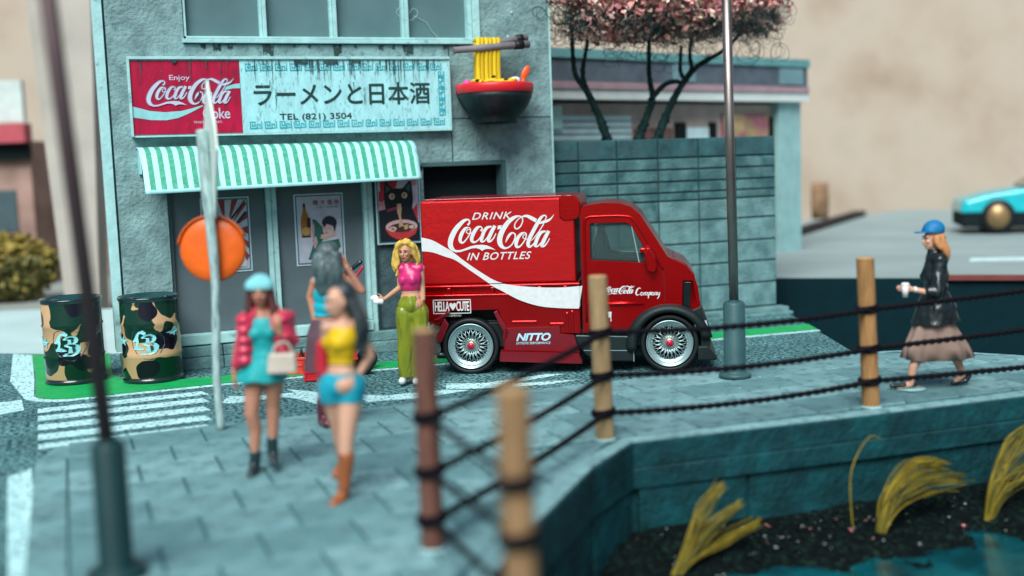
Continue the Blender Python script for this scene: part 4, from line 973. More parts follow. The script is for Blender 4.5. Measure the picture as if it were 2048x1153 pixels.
put_text(mb, 'HELLA', f2, -.412, .760, -.240, .872, off=.05, sp=.85, lift=.0035); put_text(mb, 'CUTE', f2, -.155, .760, -.002, .872, off=.05, sp=.85, lift=.0035)
hx, hz = -.198, .815; mb.flat([(hx, hz - .05), (hx + .042, hz + .01), (hx + .036, hz + .035), (hx + .016, hz + .042), (hx, hz + .025), (hx - .016, hz + .042), (hx - .036, hz + .035), (hx - .042, hz + .01)], f2, 0, .0036)
put_text(mb, 'ヘッカかわいい', f2, -.32, .690, -.10, .722, off=.02, lift=.0035); mb.build('lettering', decal, tk)
mb = MB(); f3 = FT(-.045); put_text(mb, 'NITTO', f3, .555, .395, .955, .480, shear=.3, off=.2, sp=.92, lift=.003); put_text(mb, 'EXTREME PERFORMANCE', f3, .548, .352, .955, .380, shear=.25, off=.03, lift=.003)
mb.build('lettering', mat('cyan_print', (.35, .62, .72), .5), tk)
T2 = lambda x, y: (1.600 + (x - 105) * .000190, 1.015 - (y - 200) * .000165)
mb = MB(); put_strokes(mb, [[(x, y, w * 1.25) for x, y, w in s_] for s_ in SCRIPT], [TAIL, DASH], FT(-.004), T2, 0, .003)
COMP = [[(350, 60, 30), (300, 20, 40), (200, 60, 70), (120, 200, 80), (110, 330, 70), (180, 390, 40), (290, 330, 26)], [(430, 240, 30), (370, 260, 50), (340, 340, 50), (380, 400, 40), (440, 360, 26), (450, 280, 26), (430, 240, 20)], [(520, 250, 40), (490, 400, 50)], [(520, 300, 26), (580, 245, 30), (600, 280, 40), (570, 400, 50)], [(610, 300, 26), (670, 245, 30), (690, 280, 40), (660, 400, 50), (700, 390, 26)], [(780, 250, 50), (720, 560, 50)], [(790, 280, 26), (850, 240, 40), (850, 330, 50), (790, 400, 36)], [(980, 255, 36), (920, 270, 46), (890, 350, 50), (930, 400, 36), (990, 340, 26), (1010, 250, 36), (980, 390, 46), (1030, 380, 20)], [(1080, 250, 40), (1050, 400, 50)], [(1080, 300, 26), (1140, 245, 30), (1160, 280, 40), (1130, 390, 46), (1180, 380, 20)], [(1230, 250, 46), (1210, 370, 46), (1260, 390, 30), (1320, 260, 36), (1290, 420, 46), (1220, 560, 36), (1170, 570, 26)]]
T3 = lambda x, y: (1.942 + x * .000225, .990 - y * .000225)
put_strokes(mb, COMP, [], FT(-.004), T3, 0, .003); mb.build('lettering', decal, tk)
mb = MB(); mb.flat([(1.63, .715), (1.675, .715), (1.672, .645), (1.64, .645)], FT(-.004), 0, .003); mb.flat([(1.66, .64), (1.672, .64), (1.672, .60), (1.662, .60)], FT(-.004), 0, .003); mb.build('sticker', decal, tk)

# ================================================================== BARRELS
camo = bpy.data.materials.new('glossy_camouflage'); camo.use_nodes = True
n = camo.node_tree; L = n.links; b = n.nodes['Principled BSDF']; tc = n.nodes.new('ShaderNodeTexCoord')
def vor(scale, off):
    mp = n.nodes.new('ShaderNodeMapping'); mp.inputs['Location'].default_value = off; L.new(tc.outputs['Object'], mp.inputs[0])
    nz_ = n.nodes.new('ShaderNodeTexNoise'); nz_.inputs['Scale'].default_value = 3.5; nz_.inputs['Detail'].default_value = 1; L.new(mp.outputs[0], nz_.inputs['Vector'])
    mx = n.nodes.new('ShaderNodeMix'); mx.data_type = 'RGBA'; mx.blend_type = 'ADD'; mx.inputs[0].default_value = .22; L.new(mp.outputs[0], mx.inputs[6]); L.new(nz_.outputs['Color'], mx.inputs[7])
    v = n.nodes.new('ShaderNodeTexVoronoi'); v.feature = 'SMOOTH_F1'; v.inputs['Scale'].default_value = scale; v.inputs['Smoothness'].default_value = .35; L.new(mx.outputs[2], v.inputs['Vector']); return v.outputs['Distance']
def thr(sock, t):
    r = n.nodes.new('ShaderNodeMapRange'); r.inputs[1].default_value = t - .008; r.inputs[2].default_value = t + .008; r.inputs[3].default_value = 1; r.inputs[4].default_value = 0; L.new(sock, r.inputs[0]); return r.outputs[0]
def mixc(f, a, c):
    x = n.nodes.new('ShaderNodeMix'); x.data_type = 'RGBA'; L.new(f, x.inputs[0])
    if isinstance(a, tuple): x.inputs[6].default_value = (*a, 1)
    else: L.new(a, x.inputs[6])
    x.inputs[7].default_value = (*c, 1); return x.outputs[2]
c = mixc(thr(vor(3.2, (.3, .1, .2)), .49), (.46, .30, .16), (.004, .030, .018)); c = mixc(thr(vor(2.6, (4.1, 2.7, 7.3)), .37), c, (.005, .006, .012))
L.new(c, b.inputs['Base Color']); b.inputs['Roughness'].default_value = .14; b.inputs['Coat Weight'].default_value = .12; b.inputs['Specular IOR Level'].default_value = .2
rimb = mat('barrel_black', (.006, .016, .018), .2, coat=.6)
BLL = [(375,592),(400,565),(428,512),(455,480),(510,462),(522,470),(548,492),(545,506),(520,520),(480,497),(465,512),(452,545),(457,600),(447,648),(500,668),(530,690),(470,697),(430,692),(395,692),(390,676),(420,640),(430,612),(420,590),(400,604)]
BB1 = [(485,547),(520,520),(552,514),(600,508),(642,530),(657,560),(645,592),(620,608),(655,622),(678,652),(672,692),(642,732),(590,756),(540,750),(480,752),(470,742),(510,716),(540,716),(552,650),(500,632),(500,616),(540,600),(547,562),(520,556),(500,562)]
H1 = [(578,540),(602,548),(608,575),(582,600)]; H2 = [(585,642),(618,652),(622,690),(592,716)]
def star(cx, cy, r, rot=0): return [(cx + (r if i % 2 == 0 else r * .42) * math.sin(R_(36 * i + rot)), cy - (r if i % 2 == 0 else r * .42) * math.cos(R_(36 * i + rot))) for i in range(10)]
def barrel(loc, rz, label, turn=0.):
    t = empty('oil_barrel', loc, rz, label, 'barrel', 'camouflage oil barrels beside the shop'); Rb = .347
    mb = MB(); mb.lathe([(Rb - .01, .03), (Rb, .05), (Rb, .30), (Rb + .014, .325), (Rb, .35), (Rb, .68), (Rb + .014, .705), (Rb, .73), (Rb, .97), (Rb - .01, .99)], seg=64, caps=False); mb.build('drum', camo, t).rotation_euler = (0, 0, turn)
    mb = MB(); mb.lathe([(0, .985), (Rb - .03, .985), (Rb - .02, 1.02), (Rb + .012, 1.025), (Rb + .014, .985), (Rb - .01, .965)], seg=64, caps=False); lid = mb.build('lid', mat('barrel_lid', (0.006, 0.045, 0.05), .25, coat=.4), t)
    mb = MB(); mb.lathe([(Rb + .010, .985), (Rb + .02, 1.01), (Rb + .012, 1.03), (Rb, 1.02), (Rb - .012, 1.0)], seg=64, caps=False); mb.build('top_hoop', rimb, t)
    mb = MB(); mb.lathe([(Rb - .02, 0), (Rb + .012, .0), (Rb + .016, .03), (Rb, .06), (0, .06)], seg=64, caps=False); mb.build('bottom_hoop', rimb, t)
    mb = MB(); mb.lathe([(.05, .985), (.05, 1.01), (.03, 1.015), (0, 1.015)], (-.16, -.1, 0), seg=16, caps=False); mb.lathe([(.025, .985), (.025, 1.005), (0, 1.005)], (.17, .12, 0), seg=12, caps=False); mb.build('bung', rimb, lid)
    def wrap(poly, off=.002, z=0):
        V = []
        for cx, cy in poly:
            a = (cx - 480) / 352.0; h = .985 - (cy - 125) / (1095 - 125) * .98 + .035 * 0; a = max(-1.5, min(1.5, a)); V.append((math.asin(max(-1, min(1, a))) , h))
        return V
    mb = MB()
    def put(poly, lift, mi):
        V = wrap(poly); tri = tessellate_polygon([[Vector((p[0], p[1], 0)) for p in V]])
        # project: angle 0 looks to the camera (-y local)
        mb.add([((Rb + lift) * math.sin(a), -(Rb + lift) * math.cos(a), h) for a, h in V], [tuple(x) for x in tri], mi)
    def dense(poly, n=3):
        out = []
        for i, p in enumerate(poly):
            q = poly[(i + 1) % len(poly)]
            for k in range(n): out.append((p[0] + (q[0] - p[0]) * k / n, p[1] + (q[1] - p[1]) * k / n))
        return out
    put(dense([(380, 470), (440, 440), (560, 450), (680, 480), (730, 560), (735, 650), (690, 740), (600, 820), (500, 800), (420, 740), (375, 660), (360, 560)]), .004, 1)
    put(dense(BLL), .006, 0); put(dense(BB1), .007, 0); put(H1, .010, 1); put(H2, .010, 1)
    put(dense(star(242, 590, 68, 8)), .010, 0); put(dense([(120, 520), (205, 560), (215, 600), (200, 595), (190, 605), (175, 570), (160, 575)]), .008, 0)
    put(dense([(745, 510), (790, 490), (810, 440), (825, 480), (828, 500), (815, 520), (812, 560), (790, 530), (775, 540), (780, 520)]), .010, 0)
    mb.build('emblem_print', [mat('cyan_emblem', (.22, .58, .62), .4), mat('emblem_gap', (.012, .04, .05), .3)], t)
    return t
b1 = barrel((-.03, 14.98, .012), -yaw, 'camouflage oil barrel partly behind the leaning dark pole', 2.3)
b2 = barrel((.855, 14.55, .012), -yaw - .05, 'camouflage oil barrel against the shop corner')

# ================================================================== STREET FURNITURE
def lamp_post(loc, lean, label, rb=.105, hb=.83, rp=.05, H=4.6, bm=None, pm=None):
    t = empty('lamp_post', loc, 0, label, 'lamp post', 'steel lamp posts on the sidewalk')
    mb = MB(); mb.lathe([(0, 0), (.17, 0), (.175, .03), (.16, .05), (rb + .008, .055), (rb, .07), (rb, hb - .03), (rb - .02, hb), (0, hb)], seg=40, caps=False); mb.build('base', bm or greybase, t)
    mb = MB(); mb.tube([(0, 0, hb - .05), (lean * (H - hb), 0, H)], rp, 28); mb.build('pole', pm or steel, t)
    mb = MB(); mb.lathe([(rp + .001, hb - .003), (rp + .012, hb), (rp + .012, hb + .012), (rp, hb + .014)], seg=28, caps=False); mb.build('collar', bm or greybase, t)
    return t
l1 = lamp_post((6.643, 10.641, .082), -.012, 'steel lamp post with grey base to the right of the truck', rb=.118, rp=.050)
l2 = lamp_post((.131, 7.136, .082), -.055, 'dark leaning lamp post in the blurred left foreground', rb=.100, rp=.048, bm=mat('shaded_green_grey_base', (.006, .034, .037), .5), pm=mat('dull_brown_steel', (0.08, 0.055, 0.058), .5, .5))  # base colour darkened to imitate shade on its near side

# signpost with orange mirror
sp = empty('mirror_signpost', (1.213, 10.902, .08), -yaw, 'pale crooked signpost carrying an orange round mirror and edge-on plate', 'signpost')
pp_ = mat('pale_plastered_post', (.33, .47, .46), .6, var=.3, vs=8, bump=.5, bs=20, col2=(.14, .24, .24), c2s=7, c2t=.6, stretch=(3, 3, .7))
mb = MB(); pts = [(0, 0, 0), (-.012, 0, .4), (.0, 0, .8), (.025, 0, 1.2), (.03, 0, 1.6), (.012, 0, 2.1), (.0, 0, 2.5), (.0, 0, 2.74), (.0, 0, 2.80)]
mb.tube(catmull([Vector(p) for p in pts], 5), [.040] * 10 + [.043] * 10 + [.050] * 5 + [.058] * 10 + [.062] * 4 + [.05, .03], 7); mb.build('post', pp_, sp)
mb = MB(); mb.prism([(0, 1.98), (.50, 2.60), (.42, 2.82), (.0, 3.24), (-.42, 2.82), (-.50, 2.60)], ((.055, 0, 0), (-.350, .937, 0), (0, 0, 1), (.937, .350, 0)), .022); mb.build('sign_plate', mat('plate_white', (0.62, 0.76, 0.7), .5, var=.1), sp, bevel=.006)
mb = MB(); mb.tube([(0, 0, 2.6), (.09, 0, 2.6)], .02, 8); mb.build('plate_clamp', pp_, sp)
orm = mat('orange_paint', (.72, .115, .006), .4, var=.12, vs=5, bump=.25, bs=9)
mb = MB(); mb.lathe([(0, .040), (.20, .044), (.285, .056), (.306, .078), (.300, .125), (0, .125)], (0, 0, 0), 'y', 48, caps=False); o = mb.build('mirror_shell', orm, sp); o.location = (-.005, .03, 1.69)
mb = MB(); R0 = .312; rings = []
for i in range(21):
    a = R_(20 + 150 * i / 20); rings.append([(R0 * math.cos(a), .045, R0 * math.sin(a)), ((R0 + .014) * math.cos(a), .045, (R0 + .014) * math.sin(a)), ((R0 + .012) * math.cos(a), .15, (R0 + .012) * math.sin(a)), (R0 * math.cos(a), .15, R0 * math.sin(a))])
mb.loft(rings); o = mb.build('mirror_hood', orm, sp); o.location = (-.005, .03, 1.69)
mb = MB(); mb.box(-.02, .03, .0, .09, 1.62, 1.76); mb.build('mirror_bracket', pp_, sp)

# rope fence
posts = [((6.919, 8.72), 'right post of the rope fence in front of the walking woman', .081, 1.40), ((4.187, 8.80), 'post of the rope fence in front of the truck door', .080, 1.41), ((1.996, 6.74), 'blurred dark brown post left of the front pair', .072, 1.385), ((1.80, 4.69), 'closest blurred pale post at the bottom centre', .076, 1.39)]
woods = [wood, mat('pale_pine_post', (0.31, 0.22, 0.115), .7, var=.25, vs=6, bump=.4, bs=10, stretch=(6, 6, .8), col2=(.26, .18, .09), c2s=8, c2t=.62), mat('brown_pine_post', (0.13, 0.06, 0.045), .7, var=.25, vs=6, bump=.4, bs=10, stretch=(6, 6, .8)), mat('tan_pine_post', (0.26, 0.16, 0.08), .7, var=.25, vs=6, bump=.4, bs=10, stretch=(6, 6, .8))]
leans = [(-.03, .02), (-.02, 0), (.0, 0), (-.01, 0)]
for i, ((x, y), lb, r, h) in enumerate(posts):
    t = empty('fence_post', (x, y, .082), 0, lb, 'post', 'round wooden posts of the rope fence')
    mb = MB(); rr = random.Random(i); rings = []
    for k in range(13):
        z = h * k / 12; rings.append([((r * (1 + .03 * noise.noise(Vector((j * .7, z * 3, i))) ) * math.cos(6.283 * j / 24)) + leans[i][0] * z, r * math.sin(6.283 * j / 24) + leans[i][1] * z, z) for j in range(24)])
    mb.loft(rings, caps=False); mb.build('shaft', woods[i], t)
    mb = MB(); mb.lathe([(0, .012), (r * .85, .01), (r * .99, -.004)], (leans[i][0] * h, leans[i][1] * h, h), seg=24, caps=False); mb.build('end_grain', wood_end, t)
    mb = MB(); mb.lathe([(r + .018, 0), (r + .006, .008), (r, .014)], (0, 0, 0), seg=20, caps=False); mb.build('glue_fillet', mat('pale_glue', (.24, .44, .45), .4), t)
def twisted(mb, pts, r, pitch_=.085):
    C = pts; n = len(C); s_ = 0
    dists = [0]
    for i in range(1, n): dists.append(dists[-1] + (C[i] - C[i - 1]).length)
    for ph in (0, math.pi):
        P = []
        tot = dists[-1]; m = int(tot / (pitch_ / 6)); j = 0
        for k in range(m + 1):
            d = tot * k / m
            while j < n - 2 and dists[j + 1] < d: j += 1
            t = (d - dists[j]) / max(1e-6, dists[j + 1] - dists[j]); p = C[j].lerp(C[j + 1], t); tg = (C[j + 1] - C[j]).normalized()
            a = tg.cross(Vector((0, 0, 1))).normalized(); b_ = tg.cross(a); an = 6.283 * d / (pitch_ * 2) + ph
            P.append(p + (a * math.cos(an) + b_ * math.sin(an)) * r * .55)
        mb.tube(P, r * .72, 6)
hts = [[1.015, .645, .335], [1.02, .648, .321], [.935, .590, .283], [1.06, .80, .50]]
for lv in range(3):
    lab = ['topmost black twisted rope strung between the wooden posts', 'middle black twisted rope strung between the wooden posts', 'lowest black twisted rope strung between the wooden posts'][lv]
    A_ = [Vector((11.0, 8.50, hts[0][lv] + (.11, .085, -.01)[lv] * 1.5))] + [Vector((p[0][0], p[0][1] - .06, hts[i][lv])) for i, p in enumerate(posts)]
    t = empty('rope', A_[1], 0, lab, 'rope', 'black ropes of the fence'); mb = MB()
    for i in range(len(A_) - 1):
        a, b = A_[i], A_[i + 1]; sag = (.02, .05, .03, .02)[i]
        twisted(mb, [a.lerp(b, k / 16) - Vector((0, 0, sag * 4 * (k / 16) * (1 - k / 16))) for k in range(17)], .0235 if i < 3 else .018)
    o = mb.build('span', rope, t); o.location = -A_[1]
    for i, ((x, y), lb, r, h) in enumerate(posts):
        for q in range(2 if i < 2 else 2):
            mb = MB(); z = hts[i][lv] + (q - .5) * .030; cx = x + leans[i][0] * z; cy = y + leans[i][1] * z
            P = [Vector((cx + (r + .012) * math.cos(6.283 * k / 24), cy + (r + .012) * math.sin(6.283 * k / 24), z + .012 * math.sin(6.283 * k / 24 + 1 + q))) for k in range(25)]
            mb.tube(P, .017, 6, caps=False)
            o = mb.build('coil', rope, t); o.location = -A_[1]

# ================================================================== CRATES AND HAND TRUCK
crm = mat('crate_red', (.52, .008, .02), .35, var=.1, bump=.1, coat=.3); cro = mat('crate_orange_red', (.62, .045, .015), .4, var=.1)
botm = mat('brown_bottle', (.035, .012, .010), .18, coat=.6)
def crate(loc, rz, label, m, w=.46, d=.34, h=.20, nb=(4, 3)):
    t = empty('bottle_crate', loc, rz, label, 'crate', 'red bottle crates by the hand truck')
    mb = MB(); th = .018
    for y in (0, d - th): mb.box(0, w, y, y + th, 0, h)
    for x in (0, w - th): mb.box(x, x + th, th, d - th, 0, h)
    mb.box(th, w - th, th, d - th, .01, .03); mb.build('crate_body', m, t, bevel=.005)
    mb = MB()
    for z in (.0, h * .45, h - .03): mb.box(-.008, w + .008, -.010, 0, z, z + .025)
    for x in (.0, w * .33, w * .66, w - .02): mb.box(x, x + .02, -.009, 0, .03, h)
    mb.build('rib', m, t, bevel=.003)
    bm0 = MB(); bm0.lathe([(0, 0), (.034, 0), (.036, .02), (.036, .13), (.028, .16), (.014, .19), (.013, .235), (.016, .24), (.016, .25), (0, .25)], seg=12, caps=False); me = bm0.mesh('bottle', botm)
    for i in range(nb[0]):
        for j in range(nb[1]):
            b = link('bottle', me, None, None); b.location = Matrix.Rotation(rz, 4, 'Z') @ Vector((.065 + i * (w - .13) / max(1, nb[0] - 1), .065 + j * (d - .13) / max(1, nb[1] - 1), .03)) + Vector(loc)
            tag(b, label_b, 'bottle', 'brown bottles standing in the crates')
    return t
label_b = 'small dark brown glass bottle standing in the front red crate'
crate((2.47, 13.34, .012), -.12, 'bright red bottle crate on the road edge behind the blurred women', crm, nb=(4, 2))
label_b = 'small dark brown glass bottle standing in the orange red crate at the back'
crate((2.06, 13.98, .012), -.20, 'orange red bottle crate behind the cream handbag', cro, .56, .42, .20, nb=(5, 3))

def closure(cx, fy, s):
    lean = .035 - 4.46e-5 * (cx - 1024)
    def J(px, py, d=0.):
        z = (fy - py) / s; return Vector(((px - cx) / s + lean * z, d, z))
    return J
ht = empty('hand_truck', (3.20, 13.50, 0), -yaw, 'red tubular hand truck with black grips and wheels behind the yellow top woman', 'hand truck')
J = closure(735, 754, 166); redt = mat('red_tube', (.50, .008, .03), .3, coat=.5)
mb = MB(); a0 = J(672, 735); a1 = J(690, 560); 
for dd, ox in ((0, 0), (.30, .11)):
    mb.tube(catmull([a0 + Vector((ox, dd, 0)), a0.lerp(a1, .5) + Vector((ox, dd, 0)), a1 + Vector((ox, dd, -.06)), a1 + Vector((ox + .07, dd, .02)), J(712, 541) + Vector((ox, dd, 0))], 5), .016, 8)
for f in (.2, .45, .7): p = a0.lerp(a1, f); mb.tube([p, p + Vector((.11, .30, 0))], .012, 8)
mb.build('tube_frame', redt, ht)
mb = MB()
mb.cap(J(702, 550), J(714, 541), .030, .030); mb.cap(J(717, 539, .02), J(731, 528, .02), .028, .028); mb.each('grip', rimb, ht)
mb = MB(); mb.box(a0.x - .36, a0.x + .14, -.02, .34, .02, .035); mb.build('toe_plate', redt, ht, bevel=.004)
for dd in (-.03, .36):
    mb = MB(); mb.lathe([(0, -.03), (.10, -.03), (.13, -.02), (.13, .02), (.10, .03), (0, .03)], (.02, dd, .132), 'y', 28, caps=False); mb.build('wheel', rubber, ht)
mb = MB(); mb.tube([(.02, -.02, .132), (.02, .35, .132)], .014, 8); mb.tube([(.02, .1, .132), (a0.x + .05, .1, .22)], .014, 8); mb.build('axle', steel, ht)
crate((2.70, 13.32, .225), -.12, 'upper red bottle crate stacked behind the yellow top woman', crm, .40, .30, .22, nb=(0, 0))

# ================================================================== PEOPLE
def hand(mb, w, d, side, s=1.0, curl=.6, nrm=None, thumb=1):
    """palm and five fingers from wrist w along d; side = direction across the knuckles"""
    d = Vector(d).normalized(); side = Vector(side); side = (side - d * side.dot(d)).normalized(); n_ = d.cross(side) if nrm is None else Vector(nrm).normalized()
    pe = w + d * .075 * s
    for k in (-1.2, -.4, .4, 1.2): mb.cap(w + side * .010 * k * s, pe + side * .018 * k * s, .013 * s, .0115 * s, 8)
    for k, L_ in ((-1.5, .058), (-.5, .070), (.5, .066), (1.5, .052)):
        b = pe + side * .0165 * k * s; d1 = (d + n_ * curl * .5).normalized(); d2 = (d + n_ * curl * 1.5).normalized()
        m_ = b + d1 * L_ * .55 * s; e = m_ + d2 * L_ * .5 * s; mb.cap(b, m_, .0092 * s, .0085 * s, 8); mb.cap(m_, e, .0085 * s, .0065 * s, 8)
    b = w + d * .020 * s - side * .018 * s * thumb; m_ = b + (d * .5 - side * .7 * thumb + n_ * .3) * .040 * s; e = m_ + (d * .8 - side * .2 * thumb + n_ * .4) * .034 * s
    mb.cap(b, m_, .012 * s, .010 * s, 8); mb.cap(m_, e, .010 * s, .008 * s, 8)
def head(mb, c, f, tilt=0., s=1.):
    """skull, jaw, nose, lips, ears; f = facing direction"""
    f = Vector(f).normalized(); sd = Vector((-f.y, f.x, 0)).normalized(); up = sd.cross(f) * -1 if sd.cross(f).z < 0 else sd.cross(f)
    E_ = Matrix((sd, f, up)).transposed().to_euler()
    P = lambda a, b, c_: c + (sd * a + f * b + up * c_) * s
    mb.ell(P(0, -.008, .022), (.072 * s, .088 * s, .090 * s), E_)
    mb.ell(P(0, .020, -.030), (.056 * s, .064 * s, .080 * s), E_)
    mb.ell(P(0, .050, -.082), (.026 * s, .024 * s, .022 * s), E_)
    mb.cap(P(0, .080, .012), P(0, .100, -.022), .009 * s, .013 * s, 8)
    for k in (-1, 1):
        mb.ell(P(.030 * k, .062, -.018), (.024 * s, .022 * s, .022 * s), E_); mb.ell(P(.028 * k, .076, .026), (.026 * s, .012 * s, .010 * s), E_)
        mb.ell(P(.072 * k, .0, -.008), (.010 * s, .016 * s, .030 * s), E_)
    mb.ell(P(0, .080, -.050), (.022 * s, .012 * s, .010 * s), E_)
    return P
def face(P, t, s=1., lips=(.42, .08, .08), shades=False):
    mb = MB()
    for k in (-1, 1): mb.ell(P(.027 * k, .0815, .008), (.011 * s, .006 * s, .0055 * s), seg=10, rings=6)
    mb.build('eyes', mat('dark_eye', (.03, .02, .02), .3), t)
    mb = MB()
    for k in (-1, 1): mb.tube([P(.012 * k, .090, .030), P(.028 * k, .090, .036), P(.046 * k, .078, .028)], .0035 * s, 6)
    mb.build('eyebrows', mat('brow_brown', (.12, .06, .04), .6), t)
    mb = MB(); mb.tube([P(-.020, .086, -.050), P(-.007, .0945, -.047), P(.007, .0945, -.047), P(.020, .086, -.050)], .0052 * s, 6); mb.build('lips', mat('lip_red', lips, .4), t)
def torso(mb, neck, ls, rs, chest, waist, hip, f, g=0., bust=.052, wr=(.105, .075), hr=(.150, .115)):
    f = Vector(f).normalized(); sd = Vector((-f.y, f.x, 0)); E_ = Matrix((sd, f, Vector((0, 0, 1)))).transposed().to_euler()
    mb.cap(ls, rs, .048 + g, .048 + g); mb.ell(chest, (.135 + g, .095 + g, .125 + g), E_); mb.cap(neck, chest, .045 + g, .10 + g)
    for k in (-1, 1): mb.ell(chest + sd * .055 * k + f * .052 - Vector((0, 0, .020)), (bust + g, bust + g, bust + g), E_)
    mb.ell(waist, (wr[0] + g, wr[1] + g, .11), E_); mb.ell(chest.lerp(waist, .5), (.115 + g, .082 + g, .10), E_)
    mb.ell(hip, (hr[0] + g, hr[1] + g, .105 + g), E_); mb.ell(hip.lerp(waist, .55), (.125 + g, .092 + g, .09), E_)
    return sd
def trim_z(o, z0=None, z1=None, holes=False):
    bm = bmesh.new(); bm.from_mesh(o.data)
    for z, sgn in ((z0, -1), (z1, 1)):
        if z is None: continue
        z_, slope = z if isinstance(z, tuple) else (z, (0, 0)); n_ = Vector((slope[0], slope[1], 1)).normalized()
        r = bmesh.ops.bisect_plane(bm, geom=bm.verts[:] + bm.edges[:] + bm.faces[:], plane_co=(0, 0, z_), plane_no=n_ * sgn, clear_outer=True)
        e = [g for g in r['geom_cut'] if isinstance(g, bmesh.types.BMEdge)]
        try: bmesh.ops.holes_fill(bm, edges=e, sides=0)
        except Exception: pass
    bm.to_mesh(o.data); bm.free(); o.data.update(); return o
def rumple(o, amp, sc=(9, 9, 5), seed=0):
    me = o.data
    for v in me.vertices:
        p = v.co; v.co = p + v.normal * amp * (noise.noise(Vector((p.x * sc[0], p.y * sc[1], p.z * sc[2] + seed * 9.1))) + .5 * noise.noise(Vector((p.x * sc[0] * 2.3, p.y * sc[1] * 2.3, p.z * sc[2] * 2 + seed))))
    me.update(); return o
def skirt(mb, rows, folds=7, amp=.06, seg=72, phase=0.):
    """rows: (centre, rx, ry, rot, fold strength) from waist to hem"""
    rings = []
    for c, rx, ry, rot, fs_ in rows:
        r = []
        for j in range(seg):
            a = 6.283 * j / seg; q = 1 + amp * fs_ * math.sin(folds * a + phase + .8 * math.sin(2 * a)); x, y = rx * q * math.cos(a), ry * q * math.sin(a)
            r.append((c[0] + x * math.cos(rot) - y * math.sin(rot), c[1] + x * math.sin(rot) + y * math.cos(rot), c[2] + (.012 * fs_ * math.sin(folds * a + phase) if c == rows[-1][0] else 0)))
        rings.append(r)
    mb.loft(rings); return mb
def shoe(mb, heel, toe, r0=.034, r1=.030, top=None):
    h, t_ = Vector(heel), Vector(toe); mb.cap(h + Vector((0, 0, r0)), h.lerp(t_, .5) + Vector((0, 0, r0 * .9)), r0, r0 * 1.1); mb.cap(h.lerp(t_, .5) + Vector((0, 0, r0 * .85)), t_ + Vector((0, 0, r1)), r0 * 1.1, r1)
def locks(mb, paths, r=.03):
    for p in paths:
        C = catmull([Vector(q) for q in p], 5); n = len(C); mb.tube(C, [r * (1 - .75 * (i / n) ** 2) for i in range(n)], 8)

# ---- blonde woman in pink top and green trousers
t = empty('person', (3.521, 12.532, .012), -yaw, 'blonde woman in pink sleeveless top and shiny green trousers standing at the truck rear', 'person', None)
J = closure(820, 772, 175.0); f = Vector((-.35, -1, -.05))
N_, Ls, Rs = J(812, 530, .01), J(800, 541, .01), J(841, 541, .01); ch, wa, hp = J(820, 559), J(821, 588), J(823, 612)
mb = MB(); P = head(mb, J(812, 508, -.01), f); mb.cap(N_, J(811, 516), .043, .040)
torso(mb, N_, Ls, Rs, ch, wa, hp, f)
mb.cap(Rs, J(844, 576, .02), .040, .034); mb.cap(J(844, 576, .02), J(847, 602, -.03), .034, .024)
mb.cap(Ls, J(800, 578, .03), .040, .034); mb.cap(J(800, 578, .03), J(771, 598, -.09), .034, .022); hand(mb, J(770, 598, -.09), (-.9, -.25, .05), (0, -.3, 1), 1.0, .5, thumb=-1)
for a, b, c_ in ((J(812, 625), J(815, 690, -.02), J(812, 757)), (J(836, 625), J(838, 690, -.02), J(838, 760))): mb.cap(a, b, .085, .055); mb.cap(b, c_, .055, .038)
body = blob('body', mb, skin, t, .0075, 3); face(P, t)
mb = MB(); torso(mb, N_, Ls + Vector((.015, 0, 0)), Rs - Vector((.015, 0, 0)), ch, wa, hp, f, .011)
o = blob('crop_top', mb, mat('shiny_pink_cloth', (0.5, 0.012, 0.13), .4, coat=.15, var=.08), t, .010, 2); trim_z(o, J(820, 583).z, (J(812, 529).z, (0, 0))); rumple(o, .006)
mb = MB()
for a, b, c_ in ((J(812, 628), J(812, 690, -.01), J(813, 752)), (J(837, 628), J(841, 690, -.01), J(839, 757))): mb.cap(a, b, .108, .098); mb.cap(b, c_, .098, .085)
mb.ell(hp, (.150, .115, .12)); mb.cap(wa, hp, .100, .128); mb.ell(J(825, 634), (.155, .105, .10))
o = blob('trousers', mb, mat('shiny_green_cloth', (0.17, 0.21, 0.008), .36, coat=.2, var=.12, vs=5), t, .011, 3); trim_z(o, J(820, 760).z, J(822, 594).z); rumple(o, .020, (10, 10, 3))
mb = MB(); shoe(mb, J(807, 770, .06) * 1, J(806, 770, -.11), .042, .040); shoe(mb, J(833, 772, .06), J(834, 772, -.11), .042, .040)
blob('trainers', mb, mat('white_shoe', (.62, .70, .70), .45), t, .009, 2)
mb = MB(); hc = J(812, 503, .015); mb.ell(hc + Vector((0, .012, .028)), (.094, .098, .095)); mb.ell(hc + Vector((.0, .045, -.07)), (.085, .06, .12))
locks(mb, [[hc + Vector((-.03, -.09, .10)), hc + Vector((-.09, -.06, .03)), hc + Vector((-.105, -.03, -.07)), hc + Vector((-.13, -.02, -.16)), hc + Vector((-.10, -.04, -.24)), hc + Vector((-.12, -.03, -.30))],
           [hc + Vector((.02, -.09, .10)), hc + Vector((.085, -.07, .03)), hc + Vector((.10, -.05, -.06)), hc + Vector((.125, -.03, -.14)), hc + Vector((.11, -.04, -.20))],
           [hc + Vector((-.07, 0, .06)), hc + Vector((-.13, .0, -.05)), hc + Vector((-.15, .0, -.15)), hc + Vector((-.13, .01, -.26))],
           [hc + Vector((.07, 0, .06)), hc + Vector((.12, .0, -.05)), hc + Vector((.14, .0, -.14)), hc + Vector((.12, .01, -.22))],
           [hc + Vector((-.06, -.06, .07)), hc + Vector((-.10, -.055, -.02)), hc + Vector((-.09, -.05, -.12)), hc + Vector((-.12, -.06, -.22))]], .036)
